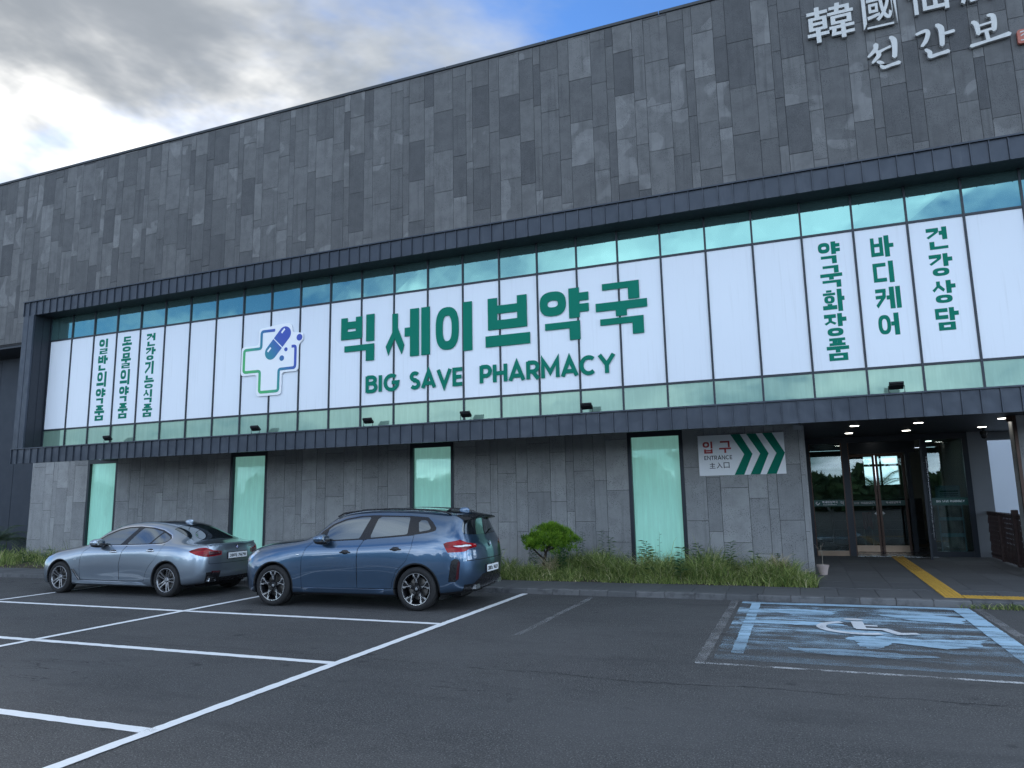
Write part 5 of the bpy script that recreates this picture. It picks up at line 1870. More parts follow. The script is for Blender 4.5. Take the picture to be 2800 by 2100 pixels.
# ------------------------------------------------------------------ cars
BS = np.array([[1, 4, 1, 0], [-3, 0, 3, 0], [3, -6, 3, 0], [-1, 3, -3, 1]]) / 6.0
def bspline_grid(C, rs, rt):
    """smooth half body from a cage C[s][t] = (x, y, z); y = 0 rows are closed by mirroring"""
    def pad(C):
        M = np.array([1, -1, 1.0])
        a = C[1:2] * M; b = C[-2:-1] * M
        G = np.concatenate([a, C, b], 0)
        top = G[:, -2:-1] * M
        bot = 2 * G[:, :1] - G[:, 1:2]
        return np.concatenate([bot, G, top], 1)
    ns, nt = C.shape[:2]
    def ev(G, S, T):
        def basis(u, n):
            i = np.minimum(np.floor(u).astype(int), n - 2)
            f = u - i
            P = np.stack([np.ones_like(f), f, f * f, f ** 3], -1)
            D = np.stack([np.zeros_like(f), np.ones_like(f), 2 * f, 3 * f * f], -1)
            return i, P @ BS, D @ BS
        i, b, db = basis(S, ns)
        j, c, dc = basis(T, nt)
        P = np.zeros((len(S), len(T), 3)); Ps = P.copy(); Pt = P.copy()
        for a in range(4):
            for e in range(4):
                g = G[np.ix_(i + a, j + e)]
                P += g * (b[:, a][:, None] * c[:, e][None])[..., None]
                Ps += g * (db[:, a][:, None] * c[:, e][None])[..., None]
                Pt += g * (b[:, a][:, None] * dc[:, e][None])[..., None]
        return P, Ps, Pt
    K = C.copy()
    for it in range(2):
        P, _, _ = ev(pad(K), np.arange(ns, dtype=float), np.arange(nt, dtype=float))
        K = K + 0.55 * (C - P)
        K[0, :, 1] = 0; K[-1, :, 1] = 0; K[:, -1, 1] = 0
    S = np.linspace(0, ns - 1, (ns - 1) * rs + 1)
    T = np.linspace(0, nt - 1, (nt - 1) * rt + 1)
    P, Ps, Pt = ev(pad(K), S, T)
    N = np.cross(Ps, Pt)
    ln = np.linalg.norm(N, axis=-1, keepdims=True)
    N = N / np.maximum(ln, 1e-9)
    mid = N[len(S) // 2, len(T) // 3]
    if mid[1] < 0: N = -N
    a, b = len(S), len(T)
    idx = np.arange(a * b).reshape(a, b)
    q = np.stack([idx[:-1, :-1], idx[1:, :-1], idx[1:, 1:], idx[:-1, 1:]], -1).reshape(-1, 4)
    F = np.concatenate([q[:, [0, 1, 2]], q[:, [0, 2, 3]]], 0)
    st = np.stack(np.meshgrid(S, T, indexing='ij'), -1).reshape(-1, 2)
    V = P.reshape(-1, 3); N = N.reshape(-1, 3)
    # winding outward
    fn = np.cross(V[F[:, 1]] - V[F[:, 0]], V[F[:, 2]] - V[F[:, 0]])
    flip = np.einsum('ij,ij->i', fn, N[F[:, 0]] + N[F[:, 1]] + N[F[:, 2]]) < 0
    F[flip] = F[flip][:, ::-1]
    return dict(V=V, N=N, ST=st, F=F)

def split(m, f):
    """cut a triangle soup along f = 0; returns (inside f<0, outside)"""
    V, N, ST, F = m['V'], m['N'], m['ST'], m['F']
    f = np.where(np.abs(f) < 1e-6, 1e-6, f)
    neg = f < 0
    c = neg[F].sum(1)
    ins, outs = [F[c == 3]], [F[c == 0]]
    nv, nn, nst, bnd = [], [], [], []
    cache = {}
    base = len(V)
    def edge(a, b):
        k = (a, b) if a < b else (b, a)
        if k not in cache:
            t = f[k[0]] / (f[k[0]] - f[k[1]])
            nv.append(V[k[0]] * (1 - t) + V[k[1]] * t)
            n = N[k[0]] * (1 - t) + N[k[1]] * t
            nn.append(n / max(1e-9, np.linalg.norm(n)))
            nst.append(ST[k[0]] * (1 - t) + ST[k[1]] * t)
            cache[k] = base + len(nv) - 1
        return cache[k]
    ti, to = [], []
    for tri in F[(c == 1) | (c == 2)]:
        s = [bool(neg[i]) for i in tri]
        lone = s.index(True) if sum(s) == 1 else s.index(False)
        a, b, d = int(tri[lone]), int(tri[(lone + 1) % 3]), int(tri[(lone + 2) % 3])
        e1, e2 = edge(a, b), edge(a, d)
        A, B = ([(a, e1, e2)], [(e1, b, d), (e1, d, e2)])
        if s[lone]: ti += A; to += B
        else: ti += B; to += A
    if nv:
        V = np.concatenate([V, nv]); N = np.concatenate([N, nn]); ST = np.concatenate([ST, nst])
    def mk(L, extra):
        FF = np.concatenate(L + ([np.array(extra)] if extra else []), 0).astype(int)
        used = np.unique(FF)
        re = np.full(len(V), -1); re[used] = np.arange(len(used))
        return dict(V=V[used], N=N[used], ST=ST[used], F=re[FF])
    a, b = mk(ins, ti), mk(outs, to)
    b['bnd'] = np.array(nv) if nv else np.zeros((0, 3))
    return a, b

def poly_sd(P, X, Z):
    P = np.asarray(P, float)
    d = np.full(X.shape, 1e9)
    ins = np.zeros(X.shape, bool)
    n = len(P)
    for i in range(n):
        a, b = P[i], P[(i + 1) % n]
        e = b - a
        wx, wz = X - a[0], Z - a[1]
        t = np.clip((wx * e[0] + wz * e[1]) / max(1e-12, e @ e), 0, 1)
        d = np.minimum(d, np.hypot(wx - e[0] * t, wz - e[1] * t))
        cond = ((a[1] > Z) != (b[1] > Z)) & (X < (b[0] - a[0]) * (Z - a[1]) / (b[1] - a[1] + 1e-15) + a[0])
        ins ^= cond
    return np.where(ins, -d, d)

def mirror(m):
    M = np.array([1, -1, 1.0])
    return dict(V=m['V'] * M, N=m['N'] * M, ST=m['ST'], F=m['F'][:, ::-1])
def join(a, b):
    return dict(V=np.concatenate([a['V'], b['V']]), N=np.concatenate([a['N'], b['N']]), ST=np.concatenate([a['ST'], b['ST']]), F=np.concatenate([a['F'], b['F'] + len(a['V'])]))
def car_obj(m, name, mat, parent, inset=0.0):
    if len(m['F']) == 0: return None
    return np_mesh(name, m['V'] - m['N'] * inset, m['F'], mat, None, parent, None, m['N'])
def car_both(m, name, mat, parent, inset=0.0):
    return car_obj(join(m, mirror(m)), name, mat, parent, inset)
def car_pair(m, name, mat, parent, inset=0.0):
    """near side (y<0) and far side copies as two parts"""
    a = car_obj(mirror(m), name, mat, parent, inset)
    b = car_obj(m, name, mat, parent, inset)
    return a, b

def wheel(parent, x, y, R, rr, w, style, far):
    e = empty('wheel', (0, 0, 0))
    e.parent = parent
    e.location = (x, y, R)
    e.rotation_euler = (0, math.radians(17 if style == 'sedan' else 0), math.pi if far else 0)
    h = w / 2
    m = MB()
    m.lathe([(rr, -h + 0.012), (rr + 0.012, -h - 0.004), (rr + (R - rr) * 0.5, -h - 0.012), (R - 0.022, -h + 0.002), (R - 0.006, -h + 0.016), (R, -h + 0.035), (R - 0.006, -0.045), (R - 0.006, -0.035), (R, -0.03), (R, 0.03), (R - 0.006, 0.035), (R - 0.006, 0.045), (R, h - 0.035), (R - 0.02, h), (rr, h - 0.01)], 56, 'y', closed=True)
    m.build('tyre', 'rubber', e, smooth=True, local=True)
    rim_m = 'rim_grey' if style == 'sedan' else 'rim_black'
    m = MB()
    m.lathe([(rr + 0.004, -h + 0.004), (rr + 0.002, -h - 0.002), (rr - 0.012, -h + 0.0), (rr - 0.018, -h + 0.02), (rr - 0.03, -0.02), (rr - 0.03, h - 0.03)], 56, 'y')
    rim = m.build('rim', rim_m, e, smooth=True, local=True)
    if style != 'sedan':
        m = MB(); m.lathe([(rr + 0.002, -h - 0.0035), (rr - 0.008, -h - 0.0025)], 56, 'y'); m.build('rim_edge', 'rim_bright', e, local=True)
    m = MB(); m.lathe([(0.0, -0.01), (rr - 0.08, -0.01), (rr - 0.08, 0.02)], 36, 'y'); m.build('brake_disc', 'brake_disc', e, local=True)
    m = MB(); m.lathe([(0.0, 0.055), (rr - 0.03, 0.055)], 36, 'y'); m.build('wheel_back', 'car_under', e, local=True)
    def bar(m, r0, a0, r1, a1, w0, w1, yf0, yf1, th):
        p0 = Vector((r0 * math.cos(a0), r0 * math.sin(a0))); p1 = Vector((r1 * math.cos(a1), r1 * math.sin(a1)))
        d = (p1 - p0).normalized(); n = Vector((-d.y, d.x))
        pts = [(p0 - n * w0 / 2, yf0), (p1 - n * w1 / 2, yf1), (p1 + n * w1 / 2, yf1), (p0 + n * w0 / 2, yf0)]
        vs = [(p.x, yy, p.y) for p, yy in pts] + [(p.x, yy + th, p.y) for p, yy in pts]
        m.add(vs, [(0, 1, 2, 3), (7, 6, 5, 4), (0, 4, 5, 1), (1, 5, 6, 2), (2, 6, 7, 3), (3, 7, 4, 0)])
    yo = -h - 0.002
    for k in range(5):
        th = math.radians(90 + 72 * k)
        m = MB()
        if style == 'sedan':
            for sg in (-1, 1):
                m2 = m
                bar(m2, 0.045, th + sg * 0.45, rr * 0.55, th + sg * 0.20, 0.026, 0.020, yo + 0.035, yo + 0.018, 0.03)
                bar(m2, rr * 0.55, th + sg * 0.20, rr - 0.006, th + sg * 0.17, 0.020, 0.026, yo + 0.018, yo + 0.004, 0.03)
            m.build('spoke', 'rim_grey', e, local=True)
        else:
            bar(m, 0.05, th, rr - 0.01, th, 0.055, 0.10, yo + 0.03, yo + 0.012, 0.03)
            sp = m.build('spoke', 'rim_black', e, local=True)
            m = MB()
            for sg in (-1, 1):
                bar(m, rr * 0.40, th - sg * 0.16, rr - 0.004, th + sg * 0.22, 0.010, 0.013, yo + 0.016 - 0.001 * sg, yo + 0.002 - 0.001 * sg, 0.012)
                bar(m, rr - 0.06, th + sg * 0.20, rr - 0.004, th + sg * 0.22, 0.022, 0.034, yo + 0.009, yo + 0.0035, 0.01)
            m.build('spoke_trim', 'rim_bright', e, local=True)
    m = MB(); m.lathe([(0.0, yo + 0.024), (0.032, yo + 0.024), (0.036, yo + 0.03), (0.060, yo + 0.038), (0.066, yo + 0.07)], 24, 'y'); m.build('hub', rim_m, e, local=True)
    m = MB(); m.lathe([(0.0, yo + 0.0215), (0.024, yo + 0.0225)], 16, 'y'); m.build('hub_cap', 'satin_silver', e, local=True)

def superell(mb, c, r, e=2.4, nu=20, nv=12, fn=None):
    vs, fs = [], []
    sg = lambda v, p: math.copysign(abs(v) ** p, v)
    for j in range(nv + 1):
        ph = -math.pi / 2 + math.pi * j / nv
        for i in range(nu):
            t = 2 * math.pi * i / nu
            p = Vector((r[0] * sg(math.cos(ph), 2 / e) * sg(math.cos(t), 2 / e), r[1] * sg(math.cos(ph), 2 / e) * sg(math.sin(t), 2 / e), r[2] * sg(math.sin(ph), 2 / e)))
            if fn: p = fn(p)
            vs.append(p + Vector(c))
    for j in range(nv):
        for i in range(nu):
            fs.append((j * nu + i, j * nu + (i + 1) % nu, (j + 1) * nu + (i + 1) % nu, (j + 1) * nu + i))
    mb.add(vs, fs)

def roundel(parent, x, y, z, r, tilt=0.0):
    """round badge: dark ring with blue and white quarters, facing +x"""
    def disc(a0, a1, r0, r1, xx, n=10):
        m = MB()
        A = [a0 + (a1 - a0) * i / n for i in range(n + 1)]
        vs = [(xx + tilt * r0 * math.sin(a), y + r0 * math.cos(a), z + r0 * math.sin(a)) for a in A] + [(xx + tilt * r1 * math.sin(a), y + r1 * math.cos(a), z + r1 * math.sin(a)) for a in A]
        m.add(vs, [(i, i + n + 1, i + n + 2, i + 1) for i in range(n)])
        return m
    e = disc(0, 2 * math.pi, r * 0.66, r, x, 28).build('badge', 'car_black', parent, local=True)
    disc(0, 2 * math.pi, r * 0.95, r * 1.06, x + 0.001, 28).build('badge_rim', 'chrome', e, local=True)
    for k in range(4):
        disc(k * math.pi / 2, (k + 1) * math.pi / 2, 0.0005, r * 0.65, x + 0.001).build('badge_quarter', 'plate_white' if k % 2 == 0 else 'emblem_blue', e, local=True)

def plate(parent, x, z, text, hw=0.26, hh=0.057):
    m = MB(); m.box(x - 0.03, x, -hw - 0.012, hw + 0.012, z - hh - 0.012, z + hh + 0.012)
    p = m.build('number_plate', 'car_black', parent, local=True)
    m = MB(); m.box(x + 0.001, x + 0.005, -hw, hw, z - hh, z + hh); m.build('plate_face', 'plate_white', p, local=True)
    n = len(text)
    wd = 2 * hw * 0.88
    font_text(text, -hw * 0.86, hw * 0.86, z - hh * 0.62, z + hh * 0.62, x + 0.0085, 'plate_text', p, 0.003, offset=0.014, name='plate_lettering', local=True, axis='+x')

def make_car(spec):
    root = empty(spec['name'], spec['loc'], spec['label'], 'car', None, spec['rz'])
    paint = spec['paint']
    C = np.array(spec['cage'], float)
    body = bspline_grid(C, 9, 9)
    WB, R = spec['wb'], spec['R']
    full = body
    def col(m): return m['V'][:, 0], m['V'][:, 1], m['V'][:, 2], m['ST'][:, 0], m['ST'][:, 1]
    # wheel openings
    lips = []
    for cx in (0.0, WB):
        x, y, z, s, t = col(body)
        f = np.maximum(np.hypot(x - cx, (z - spec['arch_z'])) - spec['arch_r'], 0.45 - y)
        cut, body = split(body, f)
        b = body['bnd']
        keep = np.abs(np.hypot(b[:, 0] - cx, b[:, 2] - spec['arch_z']) - spec['arch_r']) < 0.02
        b = b[keep & (b[:, 2] > 0.2)]
        ang = np.arctan2(b[:, 2] - spec['arch_z'], b[:, 0] - cx)
        o = np.argsort(ang)
        lips.append((cx, b[o], ang[o]))
    s_roof0, s_ws, s_rw = spec['windshield'], spec['ws_t'], spec['rear_window']
    # windscreen
    x, y, z, s, t = col(body)
    f = np.maximum.reduce([s_roof0[0] - s, s - s_roof0[1], s_ws - t]) * 0.3
    g, body = split(body, f)
    car_both(g, 'windscreen', 'car_glass', root, 0.003)
    # rear window
    x, y, z, s, t = col(body)
    f = np.maximum.reduce([s_rw[0] - s, s - s_rw[1], s_rw[2] - t, t - s_rw[3]]) * 0.3
    g, body = split(body, f)
    car_both(g, 'rear_window', 'car_glass', root, 0.003)
    # dark roof panel
    if spec.get('roof'):
        r0, r1, r2 = spec['roof']
        x, y, z, s, t = col(body)
        f = np.maximum.reduce([r0 - s, s - r1, r2 - t]) * 0.3
        g, body = split(body, f)
        car_both(g, 'roof_panel', spec['roof_mat'], root)
    # side windows with their surround
    def side_poly(m, P, t1, grow=0.0, ymin=0.4, tmin=-1):
        x, y, z, s, t = col(m)
        return np.maximum.reduce([poly_sd(P, x, z) - grow, (t - t1) * 0.25, (tmin - t) * 0.25, ymin - y])
    D = spec['dlo']
    area, body = split(body, side_poly(body, D, spec['dlo_t'], spec['trim']))
    for P in spec['glass']:
        g, area = split(area, side_poly(area, P, 9))
        car_pair(g, 'side_window', 'car_glass', root, 0.004)
    if spec['trim'] > 0.004:
        inner, ring = split(area, side_poly(area, D, 9, 0.0))
        car_pair(ring, 'window_chrome', 'chrome', root, -0.002)
        area = inner
    car_pair(area, 'pillar_trim', 'car_black', root, 0.002)
    # lamps
    def wrap_poly(m, P, rear, ymin):
        x, y, z, s, t = col(m)
        w = x + np.maximum(0, spec['wrap_r'] - y) if rear else x - np.maximum(0, spec['wrap_f'] - y)
        return np.maximum.reduce([poly_sd(P, w, z), ymin - y, (t - spec.get('lamp_t', 5.6)) * 0.25])
    g, body = split(body, wrap_poly(body, spec['tail'], True, 0.12))
    for P, mt in spec['tail_in']:
        q, g = split(g, wrap_poly(g, P, True, 0.1))
        car_pair(q, 'tail_lamp_strip', mt, root, -0.001)
    car_pair(g, 'tail_lamp', 'lamp_red', root, -0.003)
    g, body = split(body, wrap_poly(body, spec['head'], False, 0.2))
    car_pair(g, 'headlamp', 'lamp_clear', root, -0.002)
    for nm, mt, P in spec.get('side_cuts', ()):
        g, body = split(body, wrap_poly(body, P, True, 0.3))
        car_pair(g, nm, mt, root, 0.012)
    # doors with shut lines
    gap = 0.0035
    for P in spec['doors']:
        g, body = split(body, side_poly(body, P, 5.6, gap, 0.6, 0.9))
        dr, ln = split(g, side_poly(g, P, 9, -gap, 0.3))
        car_pair(ln, 'shut_line', 'car_under', root, 0.006)
        car_pair(dr, 'door', paint, root)
    # boot lid or tailgate, bonnet: separate panels with shut lines
    for nm, fn in spec['panels']:
        x, y, z, s, t = col(body)
        f = fn(x, y, z, s, t)
        g, body = split(body, f - gap)
        x, y, z, s, t = col(g)
        dr, ln = split(g, fn(x, y, z, s, t) + gap)
        car_both(ln, 'shut_line', 'car_under', root, 0.006)
        car_both(dr, nm, paint, root)
    # black lower pieces
    for nm, mt, fn in spec['dark']:
        x, y, z, s, t = col(body)
        g, body = split(body, fn(x, y, z, s, t))
        if len(g['F']):
            car_both(g, nm, mt, root, -0.002)
    car_both(body, 'body_shell', paint, root)
    # wheel arch lips and liners
    for cx, b, ang in lips:
        if len(b) < 4: continue
        for sg in (-1, 1):
            m = MB()
            n = len(b)
            vs = []
            ar, az = spec['arch_r'], spec['arch_z']
            for p, a in zip(b, ang):
                c_, s_ = math.cos(a), math.sin(a)
                vs += [(p[0], sg * (p[1] + 0.003), p[2]), (cx + (ar - 0.022) * c_, sg * (p[1] - 0.002), az + (ar - 0.022) * s_), (cx + (ar - 0.022) * c_, sg * (p[1] - 0.16), az + (ar - 0.022) * s_)]
            fs = []
            for i in range(n - 1):
                for k in (0, 1):
                    q = (3 * i + k, 3 * i + 3 + k, 3 * i + 4 + k, 3 * i + 1 + k)
                    fs.append(q if sg > 0 else q[::-1])
            m.add(vs, fs)
            m.build('wheel_arch_trim', spec['lip_mat'], root, smooth=False, local=True)
            m = MB()
            vs, fs = [], []
            for i in range(15):
                a = math.radians(-25 + 230 * i / 14)
                vs += [(cx + ar * 0.99 * math.cos(a), sg * 0.86, az + ar * 0.99 * math.sin(a)), (cx + ar * 0.99 * math.cos(a), sg * 0.50, az + ar * 0.99 * math.sin(a))]
            fs = [(2 * i, 2 * i + 2, 2 * i + 3, 2 * i + 1) for i in range(14)] + [tuple(range(1, 30, 2))]
            m.add(vs, fs)
            m.build('wheel_arch_liner', 'car_under', root, local=True)
    m = MB()
    m.box(-0.60, WB + 0.6, -0.48, 0.48, spec['floor'], 0.55)
    m.box(0.45, WB - 0.45, -0.82, 0.82, spec['floor'] + 0.015, 0.5)
    m.build('underbody', 'car_under', root, local=True)
    for cx in (0.0, WB):
        for sg in (-1, 1):
            wheel(root, cx, sg * (spec['track'] - spec['tw'] / 2), R, spec['rim'], spec['tw'], spec['style'], sg > 0)
    # surface lookup for things fixed to the side
    fx, fy, fz, fs_, ft = col(full)
    def surf_y(x, z):
        k = ft < 6
        d = (fx[k] - x) ** 2 + (fz[k] - z) ** 2
        i = np.argpartition(d, 6)[:6]
        w = 1.0 / (d[i] + 1e-6)
        return float((fy[k][i] * w).sum() / w.sum())
    def surf_x_rear(y, z):
        k = fs_ > C.shape[0] - 4
        i = np.argmin((fy[k] - y) ** 2 + (fz[k] - z) ** 2)
        return float(fx[k][i])
    # door handles
    for hx, hz in spec['handles']:
        yy = surf_y(hx, hz)
        for sg in (-1, 1):
            m = MB()
            superell(m, (hx, sg * (yy + 0.012), hz), (0.105, 0.018, 0.016), 3.0, 16, 8)
            h = m.build('door_handle', spec['handle_mat'], root, smooth=True, local=True)
            m = MB()
            superell(m, (hx, sg * (yy - 0.006), hz), (0.085, 0.012, 0.042), 2.3, 16, 8)
            m.build('handle_recess', 'car_black', h, smooth=True, local=True)
    # door mirrors
    mx, mz = spec['mirror']
    yy = surf_y(mx, mz - 0.05)
    for sg in (-1, 1):
        m = MB()
        def shp(p):
            k = (p.x + 0.12) / 0.24
            return Vector((p.x - 0.25 * p.y * sg * 0.3, p.y, p.z * (0.75 + 0.35 * k)))
        superell(m, (mx, sg * (yy + 0.13), mz), (0.12, 0.125, 0.085), 2.6, 22, 14, shp)
        mi = m.build('door_mirror', paint, root, smooth=True, local=True)
        m = MB(); superell(m, (mx + 0.02, sg * (yy + 0.12), mz - 0.045), (0.118, 0.126, 0.055), 2.6, 22, 12, shp); m.build('mirror_base', 'car_black', mi, smooth=True, local=True)
        m = MB(); m.tube([(mx + 0.02, sg * (yy - 0.02), mz - 0.07), (mx, sg * (yy + 0.08), mz - 0.06)], 0.03, 8); m.build('mirror_arm', 'car_black', mi, local=True)
        m = MB(); superell(m, (mx + 0.105, sg * (yy + 0.13), mz - 0.005), (0.016, 0.105, 0.062), 3.0, 18, 8); m.build('mirror_glass', 'car_glass', mi, smooth=True, local=True)
    spec['extra'](root, surf_y, surf_x_rear, paint)
    return root

def L_(x, pts):
    """station at constant x: list of (y, z) for the nine lines"""
    return [(x, y, z) for y, z in pts]

def suv():
    cage = [
        [(-.66, 0, .20), (-.82, 0, .24), (-.87, 0, .40), (-.885, 0, .62), (-.87, 0, .80), (-.83, 0, .90), (-.78, 0, .945), (-.72, 0, .97), (-.66, 0, .985)],
        [(-.64, .42, .20), (-.79, .45, .24), (-.84, .45, .40), (-.85, .46, .62), (-.84, .46, .80), (-.80, .45, .90), (-.74, .41, .95), (-.68, .26, .98), (-.60, 0, 1.0)],
        [(-.53, .68, .20), (-.64, .76, .24), (-.68, .78, .40), (-.69, .79, .62), (-.68, .785, .78), (-.62, .75, .90), (-.57, .63, .975), (-.53, .36, 1.015), (-.49, 0, 1.035)],
        [(-.40, .76, .20), (-.44, .885, .24), (-.46, .92, .40), (-.46, .925, .62), (-.45, .90, .80), (-.41, .845, .935), (-.38, .71, 1.02), (-.36, .38, 1.06), (-.35, 0, 1.075)],
        L_(-.20, [(.80, .20), (.925, .24), (.955, .40), (.96, .62), (.935, .83), (.87, .97), (.73, 1.05), (.38, 1.085), (0, 1.10)]),
        L_(.05, [(.80, .20), (.93, .24), (.96, .40), (.965, .62), (.945, .86), (.885, 1.005), (.735, 1.075), (.38, 1.11), (0, 1.125)]),
        L_(.35, [(.80, .20), (.92, .24), (.945, .40), (.950, .63), (.938, .89), (.885, 1.045), (.735, 1.11), (.38, 1.14), (0, 1.155)]),
        [(.60, .80, .20), (.60, .915, .24), (.60, .935, .40), (.60, .945, .64), (.60, .935, .92), (.62, .88, 1.085), (.68, .755, 1.165), (.58, .40, 1.175), (.52, 0, 1.18)],
        [(.88, .80, .20), (.88, .912, .24), (.88, .925, .40), (.88, .94, .64), (.88, .932, .93), (.88, .875, 1.10), (.90, .70, 1.335), (.80, .40, 1.365), (.74, 0, 1.38)],
        [(1.22, .80, .20), (1.22, .912, .24), (1.22, .922, .40), (1.22, .938, .64), (1.22, .930, .94), (1.22, .872, 1.105), (1.22, .655, 1.52), (1.12, .38, 1.565), (1.06, 0, 1.58)],
        L_(1.68, [(.80, .20), (.912, .24), (.922, .40), (.938, .64), (.930, .95), (.870, 1.12), (.630, 1.585), (.36, 1.635), (0, 1.65)]),
        L_(2.20, [(.80, .20), (.912, .24), (.925, .40), (.942, .65), (.935, .97), (.872, 1.155), (.620, 1.595), (.36, 1.65), (0, 1.665)]),
        L_(2.65, [(.80, .20), (.925, .24), (.955, .40), (.960, .66), (.945, .99), (.875, 1.195), (.612, 1.58), (.355, 1.635), (0, 1.65)]),
        L_(2.98, [(.80, .22), (.925, .26), (.955, .42), (.962, .66), (.945, 1.01), (.868, 1.235), (.602, 1.562), (.35, 1.61), (0, 1.625)]),
        [(3.20, .76, .24), (3.22, .90, .28), (3.24, .93, .43), (3.25, .945, .67), (3.25, .925, 1.02), (3.24, .845, 1.26), (3.22, .590, 1.535), (3.22, .345, 1.585), (3.22, 0, 1.60)],
        [(3.38, .68, .26), (3.44, .835, .30), (3.49, .875, .44), (3.50, .895, .68), (3.49, .875, 1.02), (3.45, .79, 1.25), (3.42, .595, 1.495), (3.45, .36, 1.555), (3.46, 0, 1.57)],
        [(3.48, .56, .27), (3.60, .70, .31), (3.67, .745, .46), (3.69, .76, .68), (3.675, .745, 1.0), (3.61, .70, 1.18), (3.54, .615, 1.37), (3.55, .41, 1.50), (3.57, 0, 1.535)],
        [(3.56, .38, .28), (3.70, .44, .32), (3.765, .46, .47), (3.775, .465, .68), (3.755, .46, .985), (3.68, .45, 1.155), (3.61, .43, 1.35), (3.585, .33, 1.475), (3.595, 0, 1.52)],
        [(3.60, 0, .28), (3.74, 0, .32), (3.80, 0, .47), (3.805, 0, .68), (3.785, 0, .98), (3.71, 0, 1.15), (3.635, 0, 1.345), (3.61, 0, 1.47), (3.60, 0, 1.51)],
    ]
    def extra(root, sy, sx, paint):
        # roof spoiler
        m = MB()
        n = 12
        vs = []
        for i in range(n + 1):
            k = -1 + 2 * i / n
            y = 0.56 * k
            dx = -0.05 * k * k
            vs += [(3.44 + dx, y, 1.565 - 0.035 * k * k), (3.70 + dx, y, 1.515 - 0.03 * k * k), (3.71 + dx, y, 1.49 - 0.03 * k * k), (3.58 + dx, y, 1.47 - 0.03 * k * k), (3.46 + dx, y, 1.50 - 0.03 * k * k)]
        fs = []
        for i in range(n):
            for q in range(5):
                a, b = 5 * i + q, 5 * i + (q + 1) % 5
                fs.append((a, a + 5, b + 5, b))
        fs += [(0, 1, 2, 3, 4), tuple(range(5 * n + 4, 5 * n - 1, -1))]
        m.add(vs, fs); m.build('roof_spoiler', 'car_black', root, local=True)
        # roof rails
        for sg in (-1, 1):
            m = MB()
            pts = [(1.10, 1.545), (1.22, 1.60), (1.68, 1.655), (2.2, 1.668), (2.65, 1.652), (3.0, 1.632), (3.20, 1.60), (3.30, 1.56)]
            m.tube([(x, sg * (0.585 - 0.02 * i / 7), z - 0.018) for i, (x, z) in enumerate(pts)], 0.016, 8)
            m.build('roof_rail', 'car_black', root, smooth=True, local=True)
        m = MB(); superell(m, (3.30, 0, 1.60), (0.10, 0.025, 0.055), 2.2, 14, 8); m.build('roof_antenna', paint, root, smooth=True, local=True)
        # rear wiper
        m = MB(); m.tube([(3.70, 0.0, 1.19), (3.665, 0.30, 1.27)], 0.008, 6); m.build('rear_wiper', 'car_black', root, local=True)
        roundel(root, sx(0, 1.02) + 0.012, 0.0, 1.035, 0.043, -0.2)
        plate(root, sx(0, .64) + 0.012, 0.635, '380노 9659')
        # rear reflector slots
        for sg in (-1, 1):
            # skirt blade along the sill
            m = MB()
            vs = []
            for i in range(13):
                x = 0.62 + 1.60 * i / 12
                d = min(1.0, min(i, 12 - i) / 2 + 0.05)
                vs += [(x, sg * (0.928 + 0.0 * d), 0.335), (x, sg * (0.93 + 0.018 * d), 0.325), (x, sg * (0.925 + 0.010 * d), 0.265), (x, sg * 0.91, 0.26)]
            fs = []
            for i in range(12):
                for q in range(3):
                    f = (4 * i + q, 4 * i + 4 + q, 4 * i + 5 + q, 4 * i + 1 + q)
                    fs.append(f[::-1] if sg < 0 else f)
            m.add(vs, fs); m.build('sill_blade', 'skirt_suv', root, local=True)
            # exhaust finisher
            m = MB(); m.box(3.66, 3.745, sg * 0.50 - 0.09, sg * 0.50 + 0.09, 0.33, 0.40); m.build('exhaust_finisher', 'satin_silver', root, local=True)
            m = MB(); superell(m, (0.50, sg * (sy(.50, .89) + 0.002), .885), (0.03, 0.006, 0.010), 3, 10, 6); m.build('side_badge', 'chrome', root, local=True)
    car_p = MATS['paint_suv'].copy(); car_p.name = 'skirt_suv'
    MATS['skirt_suv'] = car_p
